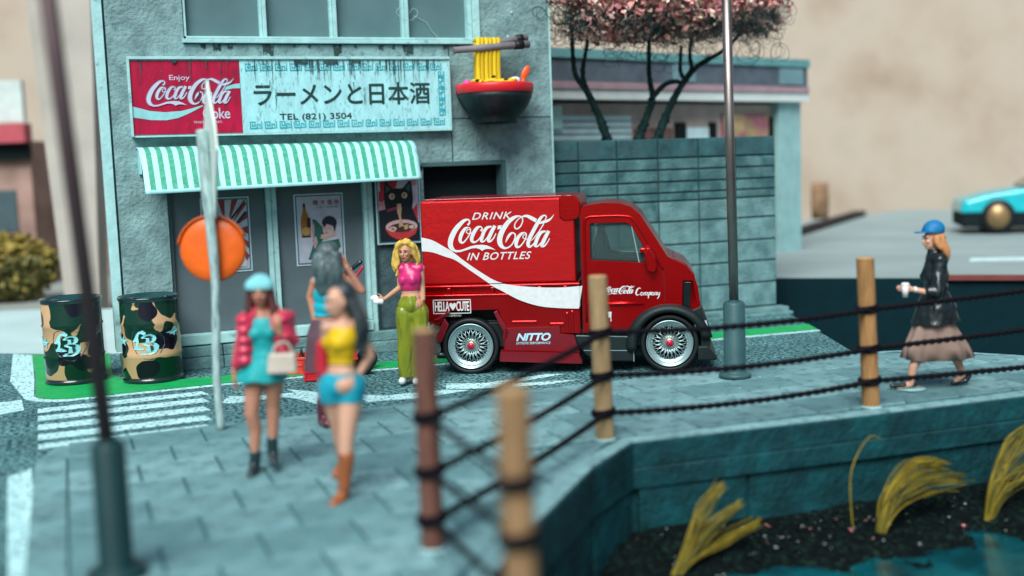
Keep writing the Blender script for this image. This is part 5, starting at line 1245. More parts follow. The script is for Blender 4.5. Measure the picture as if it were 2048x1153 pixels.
o = blob('hair', mb, mat('painted_blonde_hair', (.62, .42, .085), .45, var=.15, vs=14, bump=.6, bs=40, stretch=(1, 1, .4)), t, .010, 1); rumple(o, .012, (22, 22, 7), 2)
h_ = J(757, 599, -.13)
hd = MB(); hd.ell(J(752, 595, -.12), (.048, .022, .036)); hd.ell(J(758, 602, -.13), (.048, .022, .030)); hd.ell(J(765, 602, -.12), (.030, .022, .034))
pc = link('phone_camera', hd.mesh('x', decal), None); 
# held object as a thing of its own
md = pc.modifiers.new('r', 'REMESH'); md.mode = 'VOXEL'; md.voxel_size = .008; md.use_smooth_shade = True; bake(pc); pc.name = 'game_controller'
pc.data.materials.clear(); pc.data.materials.append(mat('white_plastic', (.66, .70, .70), .4)); pc.matrix_world = t.matrix_basis.copy() if False else Matrix.Translation(t.location) @ Matrix.Rotation(-yaw, 4, 'Z')
tag(pc, 'small white controller held in the outstretched hand of the blonde woman', 'controller')

# ---- woman with cyan beanie and pink puffer jacket
t = empty('person', (1.324, 9.147, .086), -yaw, 'blurred woman in pink puffer jacket, teal minidress and pale blue beanie walking on the pavers', 'person')
J = closure(527, 950, 251.0); f = Vector((0, -1, -.03))
N_, Ls, Rs = J(523, 622, .01), J(494, 634, .02), J(562, 634, .02); ch, wa, hp = J(527, 662), J(529, 702), J(530, 735)
mb = MB(); P = head(mb, J(522, 588, -.01), f); mb.cap(N_, J(523, 604), .044, .042); torso(mb, N_, Ls, Rs, ch, wa, hp, f)
lk, rk = J(505, 830, -.03), J(545, 818, .04)
mb.cap(J(510, 755), lk, .085, .055); mb.cap(lk, J(511, 862), .055, .052); mb.cap(J(511, 862), J(510, 918), .052, .036)
mb.cap(J(548, 755), rk, .085, .055); mb.cap(rk, J(544, 850, .05), .055, .050); mb.cap(J(544, 850, .05), J(542, 905, .06), .050, .036)
mb.cap(Ls, J(474, 700, .02), .04, .034); mb.cap(J(474, 700, .02), J(469, 745), .034, .024); hand(mb, J(469, 745), (0, -.1, -1), (0, 1, 0), 1.05, .4)
mb.cap(Rs, J(585, 688, -.02), .04, .034); mb.cap(J(585, 688, -.02), J(568, 665, -.16), .034, .026); hand(mb, J(567, 664, -.165), (-.1, -.3, .9), (1, 0, 0), 1.1, .9)
blob('body', mb, skin3, t, .008, 3); face(P, t)
teal = mat('teal_dress_cloth', (.012, .32, .33), .45, var=.1, vs=4)
mb = MB(); torso(mb, N_, Ls * .8 + Rs * .2, Rs * .8 + Ls * .2, ch, wa, hp, f, .012); skirt(mb, [(tuple(wa), .10, .08, 0, 0), (tuple(hp), .165, .13, 0, .3), (tuple(J(524, 764)), .205, .155, 0, 1)], 6, .05)
o = blob('minidress', mb, teal, t, .011, 2); trim_z(o, J(520, 766).z, J(527, 637).z); rumple(o, .008)
pk = mat('pink_puffer', (0.52, 0.022, 0.07), .4, var=.1, vs=8, bump=.3, bs=12, coat=.2)
mb = MB()
for a, b, n in ((Ls, J(476, 738, .01), 6), (Rs, J(588, 690, -.02), 4), (J(588, 690, -.02), J(574, 668, -.12), 3)):
    for k in range(n): p = a.lerp(b, (k + .5) / n); mb.ell(p, (.064 - .008 * k / n, .070, (b - a).length / n * .72))
for sx, x0_, x1_ in ((-1, 480, 505), (1, 556, 580)):
    for k in range(5): mb.ell(J((x0_ + x1_) / 2 + 1 * k * .5, 640 + k * 20, -.03), (.075, .105, .058)); mb.ell(J((x0_ + x1_) / 2, 640 + k * 20, .06), (.085, .08, .058))
for k in range(5): mb.ell(J(528, 640 + k * 20, .09), (.16, .06, .058))
for sx in (-1, 1): mb.cap(J(528 + sx * 20, 622, .0), J(528 + sx * 26, 650, -.09), .035, .035)
mb.cap(J(508, 624, .05), J(548, 624, .05), .045, .045)
o = blob('puffer_jacket', mb, pk, t, .011, 2)
mb = MB(); hc = J(522, 588, .0); mb.ell(hc + Vector((0, .01, .06)), (.100, .105, .090)); mb.cap(hc + Vector((-.05, -.03, .055)), hc + Vector((.05, -.03, .055)), .066, .066)
o = blob('beanie', mb, mat('cyan_knit', (.20, .55, .58), .85, bump=.5, bs=50), t, .010, 2); trim_z(o, hc.z + .030)
mb = MB(); mb.ell(hc + Vector((0, .03, .0)), (.088, .085, .09)); locks(mb, [[hc + Vector((s_ * .07, -.01, .03)), hc + Vector((s_ * .09, -.02, -.08)), hc + Vector((s_ * .10, -.05, -.18)), hc + Vector((s_ * .09, -.08, -.27))] for s_ in (-1, 1)] + [[hc + Vector((s_ * .05, .04, .0)), hc + Vector((s_ * .07, .06, -.12)), hc + Vector((s_ * .06, .08, -.25))] for s_ in (-1, 0, 1)], .04)
blob('hair', mb, mat('dark_brown_hair', (.07, .022, .022), .45, bump=.5, bs=30, stretch=(1, 1, .3)), t, .011, 1)
bootk = mat('black_boot_leather', (.008, .025, .030), .3, coat=.4)
mb = MB(); mb.cap(J(511, 912), J(509, 940), .046, .046); shoe(mb, J(509, 951, .05), J(509, 957, -.13), .042, .036); mb.cap(J(542, 888, .05), J(544, 926, .05), .046, .044); shoe(mb, J(543, 934, .10), J(552, 936, -.08), .040, .034)
blob('ankle_boots', mb, bootk, t, .010, 2)
hb = empty('handbag', t.location, -yaw, 'cream handbag hanging from the arm of the pink jacket woman', 'handbag')
mb = MB(); a = J(544, 744, -.16); b = J(601, 704, -.10); mb.prism([(a.x, a.z), (b.x, a.z), (b.x - .005, b.z), (a.x + .02, b.z)], ((0, -.21, 0), (1, 0, 0), (0, 0, 1), (0, 1, 0)), .09); mb.build('bag_body', mat('cream_leather', (.50, .45, .38), .5), hb, bevel=.02)
mb = MB(); mb.tube(catmull([J(555, 706, -.17), J(560, 688, -.17), J(580, 684, -.15), J(592, 706, -.13)], 6), .010, 8); mb.build('strap', mat('cream_leather', (.5, .45, .38)), hb)

# ---- woman in yellow crop top and blue shorts
t = empty('person', (1.74, 8.12, .086), -yaw, 'closest blurred woman in yellow crop top, turquoise shorts and tan knee boots', 'person')
J = closure(690, 1000, 279.0); f = Vector((-.75, -.65, -.05))
N_, Ls, Rs = J(688, 632, .01), J(660, 648, -.04), J(718, 648, .05); ch, wa, hp = J(686, 672, -.01), J(686, 722), J(686, 762)
mb = MB(); P = head(mb, J(680, 598, -.02), f); mb.cap(N_, J(685, 614), .044, .042); torso(mb, N_, Ls, Rs, ch, wa, hp, f)
mb.cap(J(666, 785, .02), J(676, 862, .10), .088, .057); mb.cap(J(676, 862, .10), J(684, 950, .22), .055, .038)
mb.cap(J(706, 785), J(698, 872, -.04), .092, .060); mb.cap(J(698, 872, -.04), J(694, 970, -.05), .058, .040)
mb.cap(Rs, J(742, 712, .08), .042, .034); mb.cap(J(742, 712, .08), J(720, 748, .0), .034, .024); hand(mb, J(719, 748, 0), (-.6, -.5, -.3), (0, .6, -.6), 1.0, .4)
mb.cap(Ls, J(650, 704, .05), .040, .034); mb.cap(J(650, 704, .05), J(660, 748, .16), .034, .024); hand(mb, J(660, 748, .16), (.2, .1, -1), (0, 1, 0), 1.0, .4)
blob('body', mb, skin2, t, .008, 3); face(P, t)
mb = MB(); torso(mb, N_, Ls * .75 + Rs * .25, Rs * .75 + Ls * .25, ch, wa, hp, f, .012, .058)
o = blob('crop_top', mb, mat('yellow_cloth', (0.58, 0.38, 0.006), .5, var=.08), t, .010, 2); trim_z(o, J(686, 722).z, J(686, 648).z); rumple(o, .006)
mb = MB(); mb.cap(J(668, 770, .01), J(668, 800, .03), .112, .098); mb.cap(J(704, 770), J(705, 800), .112, .100); mb.ell(hp, (.160, .125, .11)); mb.cap(wa, hp, .115, .13)
o = blob('shorts', mb, mat('turquoise_denim', (.010, .30, .40), .5, var=.2, vs=5), t, .010, 2); trim_z(o, J(686, 802).z, J(686, 742).z); rumple(o, .01)
tan = mat('tan_boot_leather', (0.28, 0.085, 0.025), .4, var=.15, coat=.2)
mb = MB(); mb.cap(J(698, 912, -.045), J(693, 975, -.05), .062, .046); shoe(mb, J(694, 1003, -.01), J(676, 1012, -.16), .042, .034); mb.cap(J(680, 895, .16), J(684, 945, .22), .060, .046); shoe(mb, J(684, 962, .27), J(670, 972, .12), .042, .034)
blob('knee_boots', mb, tan, t, .010, 2)
hm = mat('charcoal_hair', (.018, .032, .036), .4, var=.3, vs=10, bump=.5, bs=30, stretch=(1, 1, .3)); hc = J(686, 592, .02)
mb = MB(); mb.ell(hc + Vector((.012, .01, .03)), (.100, .105, .098)); mb.ell(hc + Vector((.05, .03, -.06)), (.075, .07, .11))
locks(mb, [[hc + Vector((.05, -.03 + .03 * k, .02)), hc + Vector((.10, -.05 + .03 * k, -.09)), hc + Vector((.13 + .012 * k, -.07 + .02 * k, -.20)), hc + Vector((.10 + .015 * k, -.08 + .02 * k, -.32)), hc + Vector((.12 + .01 * k, -.08, -.38))] for k in range(4)], .045)
blob('hair', mb, hm, t, .011, 1)
rb = empty('red_bag', t.location, -yaw, 'small red bag at the left side of the yellow top woman', 'bag')
mb = MB(); a = J(634, 748, -.02); b = J(654, 668, -.02); mb.prism([(a.x + .01, a.z), (b.x, a.z), (b.x, b.z), (a.x + .02, b.z - .03), (a.x, a.z + .10)], ((0, -.02, 0), (1, 0, 0), (0, 0, 1), (0, 1, 0)), .10); mb.build('bag_body', mat('red_bag_leather', (.42, .012, .03), .4), rb, bevel=.02)
mb = MB(); mb.tube(catmull([J(646, 672, .03), J(650, 652, .03), J(660, 640, .0)], 5), .010, 8); mb.build('strap', mat('red_bag_leather', (.42, .012, .03), .4), rb)

# ---- woman seen from behind, arm raised
t = empty('person', (2.125, 10.569, .086), -yaw, 'dark haired woman seen from behind in turquoise top and maroon boots with one arm raised', 'person')
J = closure(650, 853, 211.0); f = Vector((.25, 1, 0))
N_, Ls, Rs = J(655, 548, .0), J(630, 567, .0), J(684, 560, .0); ch, wa, hp = J(656, 594), J(648, 640), J(650, 672)
mb = MB(); P = head(mb, J(655, 520, .01), f); mb.cap(N_, J(655, 534), .044, .042); torso(mb, N_, Ls, Rs, ch, wa, hp, f)
mb.cap(J(644, 690), J(646, 765, .02), .088, .056); mb.cap(J(646, 765, .02), J(644, 835), .055, .038); mb.cap(J(668, 690), J(680, 765, -.02), .088, .056); mb.cap(J(680, 765, -.02), J(678, 835, .03), .055, .038)
mb.cap(Rs, J(722, 588, .02), .042, .036); mb.cap(J(722, 588, .02), J(694, 540, -.03), .036, .026); hand(mb, J(693, 538, -.03), (-.45, -.1, .9), (1, .3, 0), 1.05, .8)
mb.cap(Ls, J(620, 596, .02), .042, .036); mb.cap(J(620, 596, .02), J(630, 640, -.02), .034, .026); hand(mb, J(630, 642, -.02), (.1, -.1, -1), (0, 1, 0), 1.0, .5)
blob('body', mb, skin3, t, .008, 3)
mb = MB(); torso(mb, N_, Ls * .85 + Rs * .15, Rs * .85 + Ls * .15, ch, wa, hp, f, .012)
o = blob('top', mb, mat('turquoise_cloth', (.008, .34, .42), .45, var=.1), t, .010, 2); trim_z(o, J(650, 634).z, J(655, 556).z)
mb = MB(); skirt(mb, [(tuple(J(650, 640)), .125, .10, 0, .1), (tuple(J(651, 672)), .175, .135, 0, .4), (tuple(J(653, 720)), .20, .155, 0, .9), (tuple(J(653, 742)), .205, .16, 0, 1)], 7, .06)
o = blob('skirt', mb, mat('maroon_skirt', (.085, .045, .06), .4, var=.2, coat=.2), t, .011, 1)
mb = MB(); mb.cap(J(645, 806), J(645, 845), .056, .045); shoe(mb, J(644, 851, .04), J(658, 853, -.12), .042, .036); mb.cap(J(679, 806), J(678, 840, .03), .056, .045); shoe(mb, J(678, 850, .08), J(690, 850, -.08), .042, .036)
blob('boots', mb, mat('maroon_leather', (.085, .010, .022), .3, coat=.4), t, .010, 2)
hc = J(657, 514, -.01); mb = MB(); mb.ell(hc + Vector((0, -.01, .02)), (.105, .110, .105)); mb.ell(hc + Vector((-.02, -.05, -.10)), (.10, .07, .14))
locks(mb, [[hc + Vector((-.08 + .035 * k, -.07, .02)), hc + Vector((-.11 + .04 * k, -.10, -.10)), hc + Vector((-.08 + .035 * k, -.11, -.20)), hc + Vector((-.10 + .035 * k, -.10, -.29)), hc + Vector((-.06 + .03 * k, -.10, -.36))] for k in range(6)], .042)
o = blob('hair', mb, mat('grey_teal_hair', (.05, .085, .09), .4, var=.35, vs=14, bump=.5, bs=30, stretch=(1, 1, .3)), t, .010, 1); rumple(o, .012, (20, 20, 6))

# ---- walking woman on the right with blue cap
t = empty('person', (7.99, 9.14, .086), -yaw, 'woman in blue cap, black leather jacket and long brown skirt walking left with a cup', 'person')
J = closure(1862, 776, 197.0); f = Vector((-1, -.12, -.02))
N_ = J(1868, 505, 0); Ls, Rs = J(1872, 521, -.12), J(1876, 521, .12); ch, wa, hp = J(1869, 552), J(1872, 598), J(1874, 630)
mb = MB(); P = head(mb, J(1864, 482), f); mb.cap(N_, J(1866, 498), .044, .042); torso(mb, N_, Ls, Rs, ch, wa, hp, f)
mb.cap(Ls, J(1858, 585, -.19), .045, .038); mb.cap(J(1858, 585, -.19), J(1816, 576, -.17), .037, .025); hand(mb, J(1813, 575, -.17), (-1, .1, .10), (0, .15, -1), 1.05, .9, nrm=(-.2, .9, 0))
mb.cap(Rs, J(1882, 580, .18), .045, .038); mb.cap(J(1882, 580, .18), J(1890, 622, .16), .036, .026); hand(mb, J(1890, 624, .16), (0, -.1, -1), (1, 0, 0), 1., .4)
mb.cap(J(1862, 650, -.05), J(1838, 705, -.06), .085, .055); mb.cap(J(1838, 705, -.06), J(1823, 730, -.06), .052, .048); mb.cap(J(1823, 730, -.06), J(1817, 764, -.06), .048, .034); mb.cap(J(1817, 766, -.06), J(1792, 771, -.06), .032, .022)
mb.cap(J(1884, 650, .05), J(1906, 705, .06), .085, .052); mb.cap(J(1906, 705, .06), J(1919, 728, .06), .050, .045); mb.cap(J(1919, 728, .06), J(1928, 752, .06), .044, .034); mb.cap(J(1929, 756, .06), J(1912, 770, .06), .032, .022)
blob('body', mb, skin2, t, .0075, 3); face(P, t)
lth = mat('black_leather', (.004, .010, .011), .34, coat=.15, var=.3, bump=.3, bs=14)
mb = MB(); torso(mb, N_, Ls, Rs, ch, wa, hp, f, .030, .050); mb.cap(Ls, J(1859, 582, -.20), .068, .060); mb.cap(J(1859, 582, -.20), J(1846, 579, -.19), .060, .056); mb.cap(Rs, J(1882, 580, .19), .066, .058); mb.cap(J(1882, 580, .19), J(1889, 615, .17), .058, .046)
skirt(mb, [(tuple(J(1871, 585)), .125, .13, 0, .2), (tuple(J(1871, 615)), .195, .185, 0, .5), (tuple(J(1871, 650)), .240, .215, 0, 1)], 6, .06); mb.cap(J(1868, 504), J(1872, 508), .062, .06)
o = blob('leather_jacket', mb, lth, t, .010, 1); rumple(o, .016, (9, 9, 7), 3); trim_z(o, (J(1870, 647).z, (-.10, 0)), J(1870, 501).z)
mb = MB(); mb.box(0, 0, 0, 0, 0, 0)
mb = MB(); skirt(mb, [(tuple(J(1868, 612)), .12, .12, 0, .2), (tuple(J(1869, 650)), .195, .165, 0, .6), (tuple(J(1873, 690)), .31, .21, 0, .9), (tuple(J(1875, 716)), .355, .225, 0, 1), (tuple(J(1875, 717)), .345, .215, 0, 1)], 9, .075, 96, .6)
o = mb.build('long_skirt', mat('brown_skirt_cloth', (0.27, 0.19, 0.155), .7, var=.15, vs=3), t); rumple(o, .02, (6, 6, 3), 4)
mb = MB(); shoe(mb, J(1826, 772, -.06), J(1780, 773, -.06), .026, .024)
o = blob('flat_shoe', mb, mat('black_shoe', (.006, .014, .014), .3, coat=.4), t, .008, 2)
mb = MB(); mb.cap(J(1942, 757, .06), J(1936, 768, .06), .030, .028); mb.cap(J(1936, 768, .06), J(1910, 771, .06), .028, .026)
o = blob('flat_shoe', mb, mat('black_shoe', (.006, .014, .014), .3, coat=.4), t, .008, 2)
mb = MB(); hc = J(1868, 480); mb.ell(hc + Vector((.02, 0, -.0)), (.092, .090, .085))
locks(mb, [[hc + Vector((.04, .03 * k, .02)), hc + Vector((.08, .035 * k, -.07)), hc + Vector((.11, .035 * k, -.15)), hc + Vector((.12, .03 * k, -.22))] for k in (-2, -1, 0, 1, 2)] + [[hc + Vector((.0, -.08, .03)), hc + Vector((.0, -.095, -.05)), hc + Vector((.05, -.09, -.11)), hc + Vector((.10, -.07, -.18))]], .038)
o = blob('hair', mb, mat('auburn_hair', (0.48, 0.22, 0.09), .5, bump=.5, bs=30, stretch=(1, 1, .3)), t, .010, 1); rumple(o, .010, (18, 18, 8))
capm = mat('blue_cap_cloth', (.008, .16, .36), .55, bump=.2, bs=40); hc = J(1867, 462)
mb = MB(); mb.ell(hc, (.108, .098, .092)); mb.cap(hc + Vector((-.04, -.03, -.02)), hc + Vector((-.04, .03, -.02)), .07, .07)
c_ = blob('cap', mb, capm, t, .009, 2); trim_z(c_, (hc.z - .035, (.12, 0)))
mb = MB(); mb.loft([[(hc.x - .075, y, hc.z - .020 + .0 * y) for y in (-.07, -.035, 0, .035, .07)] + [(hc.x - .075, y, hc.z - .032) for y in (.07, .035, 0, -.035, -.07)], [(hc.x - .15, y, hc.z - .018 - 1.2 * y * y) for y in (-.062, -.03, 0, .03, .062)] + [(hc.x - .15, y, hc.z - .030 - 1.2 * y * y) for y in (.062, .03, 0, -.03, -.062)], [(hc.x - .185, y, hc.z - .026 - 1.2 * y * y) for y in (-.035, -.015, 0, .015, .035)] + [(hc.x - .185, y, hc.z - .034 - 1.2 * y * y) for y in (.035, .015, 0, -.015, -.035)]])
mb.build('brim', capm, c_)
mb = MB(); w_ = J(1818, 576, -.17); mb.lathe([(.029, -.014), (.031, 0), (.029, .014)], (0, 0, 0), seg=20, caps=False); o = mb.build('watch', decal, t); o.location = w_; o.rotation_euler = (0, R_(90), .1)
cp = empty('paper_cup', Vector(t.location) + Matrix.Rotation(-yaw, 3, 'Z') @ J(1797, 589, -.205), 0, 'white lidded paper cup in the hand of the walking woman', 'cup')
mb = MB(); mb.lathe([(0, 0), (.026, 0), (.036, .12), (0, .12)], seg=24, caps=False); mb.build('cup', mat('paper_white', (.65, .66, .64), .6), cp); mb = MB(); mb.lathe([(.039, .118), (.039, .130), (.034, .140), (0, .142)], seg=24, caps=False); mb.build('lid', mat('lid_white', (.7, .72, .72), .4), cp)
mb = MB(); mb.lathe([(0, 0), (.15, 0), (.15, .004), (0, .004)], seg=40, caps=False); o = mb.build('figure_base_disc', mat('clear_disc', (.24, .44, .45), .3)); o.location = tuple(Vector(t.location) + Matrix.Rotation(-yaw, 3, 'Z') @ J(1818, 772, -.04) + Vector((0, 0, .004))); o.location.z = .089; tag(o, 'thin clear disc glued under the front shoe of the walking woman', 'base disc')

# ================================================================== BEYOND THE DIORAMA (out of focus)
dk = mat('navy_side', (0.0005, 0.016, 0.022), .8); gt = mat('grey_display_top', (0.24, 0.31, 0.31), .7, var=.1, vs=.6)
PL = [(10.2, 16.80), (17.2, 10.75), (33, 20), (27.0, 32.0), (14, 26.5), (8.2, 26), (8.2, 19.2)]
def platform(name, poly, z0, z1, ms, th=.05):
    mb = MB(); mb.prism(poly, G(z1 - .02), -(z1 - z0 - .02), 0); mb.prism([(a, b) for a, b in poly], G(z1), -.018, 1); o = mb.build(name, ms); o['kind'] = 'structure'; return o
platform('raised_ground', PL, -2.98, .45, [dk, gt])
mb = MB(); d = Vector((.756, -.654, 0)); 
mb.prism([(12.75, 14.50), (17.1, 10.75), (17.25, 10.9), (12.9, 14.65)], G(.475), -.07); o = mb.build('edge_batten', mat('dull_red_strip', (.16, .05, .045), .7)); tag(o, 'dull red batten along the edge of the raised grey ground', 'batten')
mb = MB(); mb.prism([(15.3, 22.9), (15.5, 22.7), (23.7, 30.1), (23.5, 30.4)], G(.62), -.165); o = mb.build('low_wall', mat('dark_brown_beam', (.035, .03, .03), .8)); tag(o, 'long low dark brown wall behind the block wall', 'wall')
sheet('platform_marking', [[(15.0, 16.2), (17.6, 14.6), (18.0, 15.2), (15.5, 16.7)], ], mat('worn_white_marking', (.45, .62, .62), .8), .454)
o = MB().lathe([(0, 0), (.25, 0), (.26, .3), (.27, .6), (.25, 1.12), (0, 1.12)], seg=20, caps=False).build('brown_barrel', mat('brown_drum', (.22, .14, .08), .7, var=.4, vs=3)); o.location = (21.88, 30.0, .45); tag(o, 'blurred brown drum far behind the block wall', 'drum')
# store
st = empty('corner_store', (14.45, 20.45, .45), math.atan2(-.31, -.95), 'blurred white corner store with dark fascia beyond the trees', 'building')
wh = mat('store_white', (0.62, 0.7, 0.68), .6, var=.08); sl = mat('slate_fascia', (.09, .12, .15), .6, var=.2); tl = mat('teal_roof_edge', (.12, .30, .31), .6)
def sp_(nm, m, *b): mb = MB(); [mb.box(*q) for q in b]; return mb.build(nm, m, st)
sp_('wall', mat('store_wall', (0.4, 0.34, 0.3), .7), (.35, 7.5, -3.5, -.2, 0, 3.05)); sp_('side_pillar', mat('teal_pillar', (.26, .46, .46), .6), (-.02, .70, -3.5, -.02, 0, 3.15))
sp_('canopy_band', wh, (-.12, 7.9, -3.6, .12, 3.10, 3.30)); sp_('pink_stripe', mat('dusty_pink_stripe', (.36, .25, .28), .6), (-.10, 7.9, .13, .15, 3.28, 3.40)); sp_('fascia', sl, (-.10, 7.9, -3.6, .10, 3.40, 3.80)); sp_('roof_edge', tl, (-.14, 7.95, -3.65, .14, 3.80, 3.96))
for xa, xb in ((.1, .85), (3.4, 4.0)): sp_('fascia_sign', mat('fascia_sign_teal', (.15, .28, .31), .6), (xa, xb, .11, .14, 3.44, 3.76))
for k in range(24): sp_('shutter_slat', mat('pale_shutter', (0.5, 0.74, 0.76), .5), (4.85, 7.1, -.20, -.16, .1 + .115 * k, .1 + .115 * k + .085))
for xa, xb, za in ((3.38, 3.66, 2.7), (2.50, 2.68, 2.7), (.72, .86, 2.8)): sp_('dark_opening', black, (xa, xb, -.2, -.14, 0, za))
sp_('pale_door', mat('pale_door', (0.55, 0.75, 0.78), .6), (2.72, 3.34, -.2, -.15, 0, 2.6))
sp_('shelf_window', mat('brown_shelves', (.16, .10, .09), .7, var=.5, vs=4), (3.75, 4.75, -.2, -.15, .5, 2.6))
sp_('poster_window', mat('poster_colours', (.42, .32, .16), .6, var=.4, vs=3, col2=(.34, .12, .16), c2s=2.5), (.88, 2.3, -.2, -.15, 1.4, 2.85)); sp_('red_post', mat('rust_post', (.30, .07, .05), .6), (7.14, 7.30, -.2, -.05, 0, 3.05)); sp_('wall_light', mat('pale_lamp', (.45, .75, .70), .4), (6.6, 7.2, -.18, -.10, 2.6, 3.0))
# cyan sports car
car = empty('sports_car', (22.0, 20.9, .452), -yaw - .25, 'blurred cyan sports car parked on the raised grey ground at right', 'car')
car.scale = (1.12, 1.12, 1.2)
cy = mat('cyan_car_paint', (.0, .42, .48), .3, coat=.6)
prof_ = [(-2.05, .42), (-2.0, .66), (-1.5, .80), (-.75, .90), (-.25, 1.22), (.45, 1.28), (1.2, 1.05), (1.95, .90), (2.08, .55), (2.05, .38)]
rings = []
for yy, sx, sz in ((-.88, .96, .90), (-.80, 1, .97), (-.5, 1, 1), (.5, 1, 1), (.80, 1, .97), (.88, .96, .90)):
    rings.append([(x * sx, yy, .38 + (z - .38) * (sz if abs(yy) > .7 or z < .95 else 1)) for x, z in prof_])
mb = MB(); mb.loft(rings, sm=False); mb.build('body', cy, car, bevel=.05, seg=3)
mb = MB(); mb.box(-2.0, 2.0, -.84, .84, .14, .40); mb.build('skirt', black, car, bevel=.03)
mb = MB(); mb.prism([(-.66, .93), (-.25, 1.18), (.42, 1.22), (1.0, 1.02), (.9, .93)], FT(-.885), -.02); mb.build('side_window', mat('amber_window', (.35, .24, .10), .3), car)
mb = MB(); mb.prism([(-.79, .92), (-.30, 1.20), (-.27, 1.19), (-.74, .90)], FT(-.7), -1.4); mb.build('windscreen', glass, car)
for x in (-1.3, 1.3):
    for y_ in (-.90, .72):
        mb = MB(); mb.lathe([(0, 0), (.20, -.01), (.33, .0), (.34, .03), (.34, .18), (0, .18)], (x, y_, .34), 'y', 28, caps=False); w = mb.build('wheel', rubber, car); mb = MB(); mb.lathe([(0, -.03), (.22, -.02), (.23, .0)], (x, y_, .34), 'y', 20, caps=False); mb.build('rim', mat('bronze_rim', (.30, .20, .09), .4, .6), w)
# left side: pale board, pillar, far shop, bushes
platform('pale_board', [(-9, 21.6), (-1.0, 18.12), (-.2, 17.55), (.62, 17.1), (6.0, 19.3), (6, 23.2), (.38, 23.5), (-.81, 24.4), (-9, 26)], -2.98, -.04, [dk, mat('pale_teal_board', (.40, .56, .56), .6, var=.08, vs=.8)])
platform('far_board', [(-14, 27), (1.5, 24.0), (4, 40), (-14, 43)], -2.98, -.35, [dk, mat('far_board_grey', (.25, .28, .26), .7)])
mb = MB(); mb.add([(-.49, 26.48, 6.6), (.80, 25.99, 6.6), (.50, 25.4, -.34), (-.14, 25.63, -.34), (-.3, 27.0, 6.6), (1.0, 26.5, 6.6), (.70, 25.9, -.34), (.05, 26.1, -.34)], [(0, 1, 2, 3), (4, 7, 6, 5), (0, 4, 5, 1), (1, 5, 6, 2), (2, 6, 7, 3), (3, 7, 4, 0)]); o = mb.build('leaning_pillar', mat('pale_pillar', (.36, .34, .30), .7, var=.12, vs=1)); tag(o, 'broad blurred pale grey pillar left of the shop', 'pillar')
sh = empty('far_shop', (-3.0, 34.5, -.35), -yaw, 'far blurred shop with white sign and dark red awning at left edge', 'building')
def fp(nm, m, *b): mb = MB(); [mb.box(*q) for q in b]; return mb.build(nm, m, sh)
fp('wall', mat('far_shop_wall', (0.3, 0.2, 0.165), .8, var=.3, vs=1), (-1.5, 2.35, 0, 4, 0, 3.9)); fp('red_awning', mat('far_red', (0.42, 0.08, 0.1), .6), (-1.5, 2.45, -.5, 0, 3.85, 4.35)); fp('dark_band', black, (-1.5, 2.4, -.2, 0, 3.4, 3.85)); fp('white_sign', mat('far_white', (.50, .60, .57), .6), (-1.5, 2.3, -.1, .1, 4.4, 5.5)); fp('dark_sign', mat('far_dark', (.03, .08, .08), .6), (1.0, 1.35, -.15, -.1, 4.5, 5.3)); fp('window', mat('far_window', (.05, .09, .10), .5), (.2, 1.9, -.05, .02, 1.5, 2.6))
olive = [mat('olive_leaf', (0.16, 0.16, 0.06), .8, var=.4, vs=3), mat('mustard_leaf', (0.3, 0.24, 0.06), .8, var=.4, vs=3)]
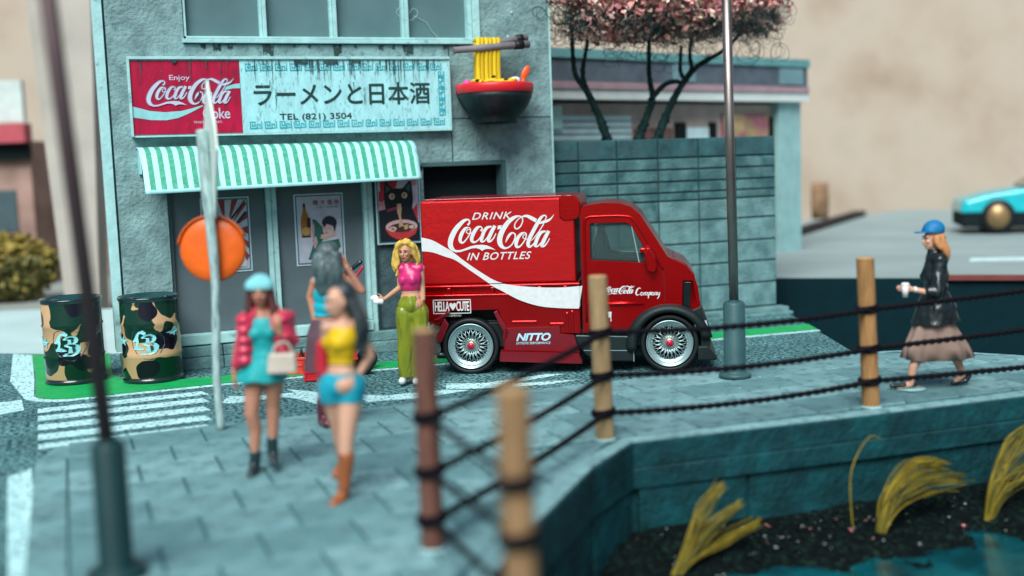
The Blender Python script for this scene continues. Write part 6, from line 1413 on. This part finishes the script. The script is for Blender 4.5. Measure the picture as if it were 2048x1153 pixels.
def bush(loc, label, rx, ry, rz, n, seed):
    rr = random.Random(seed); tt = empty('bush', loc, 0, label, 'bush', 'blurred olive bushes at left'); mb = MB()
    for _ in range(n):
        d = Vector((rr.gauss(0, 1), rr.gauss(0, 1), rr.gauss(0, 1))).normalized() * rr.uniform(.6, 1); p = Vector((d.x * rx, d.y * ry, rz + d.z * rz)); v, f_ = leaf_shape(rr, rr.uniform(.06, .13)); M = rot_rand(rr); mb.add([p + M @ q for q in v], f_, 1 if (d.z > .35 or rr.random() < .2) else 0)
    o = mb.build('foliage', olive, tt); o['kind'] = 'stuff'
    mb = MB(); mb.tube([(0, 0, -.02), (.03, 0, rz)], [.08, .03], 8); mb.build('stem', barkm, tt)
bush((-1.35, 29.5, -.35), 'blurred olive and mustard bush below the far red awning', 1.15, .8, .80, 2600, 3)
bush((-3.2, 29.9, -.35), 'blurred olive bush at the far left edge', 1.1, .8, .85, 2000, 4)
# warm wall that closes the view
wallm = mat('beige_plaster', (0.47, 0.41, 0.33), .9, var=.12, vs=.35, bump=.15, bs=2, col2=(.34, .27, .20), c2s=.35, c2t=.60, c2w=.15)
bk = empty('backdrop_wall', (0, 0, 0), 0, 'huge beige plaster wall closing the view far behind everything', 'wall')
mb = MB(); c0 = Vector((F0.x * 44, F0.y * 44, 0)); a = c0 - RT * 60; b = c0 + RT * 60
mb.prism([(a.x, a.y), (b.x, b.y), (b.x + F0.x, b.y + F0.y), (a.x + F0.x, a.y + F0.y)], G(20), -23); mb.build('plaster', wallm, bk)
br = bpy.data.materials.new('pink_brick'); br.use_nodes = True; n = br.node_tree; bt = n.nodes.new('ShaderNodeTexBrick'); tc = n.nodes.new('ShaderNodeTexCoord'); mp = n.nodes.new('ShaderNodeMapping'); mp.inputs['Rotation'].default_value = (R_(90), 0, 0)
n.links.new(tc.outputs['Object'], mp.inputs[0]); n.links.new(mp.outputs[0], bt.inputs[0]); n.links.new(bt.outputs[0], n.nodes['Principled BSDF'].inputs['Base Color']); bt.inputs['Color1'].default_value = (.42, .22, .18, 1); bt.inputs['Color2'].default_value = (.30, .15, .12, 1); bt.inputs['Mortar'].default_value = (.45, .40, .36, 1); bt.inputs['Scale'].default_value = 1.2; n.nodes['Principled BSDF'].inputs['Roughness'].default_value = .9
mb = MB(); mb.box(-6.2, 6.5, 36.0, 36.4, -3, 2.2); o = mb.build('brick_wall', br); tag(o, 'blurred pink brick wall low behind the left edge of the shop', 'wall')
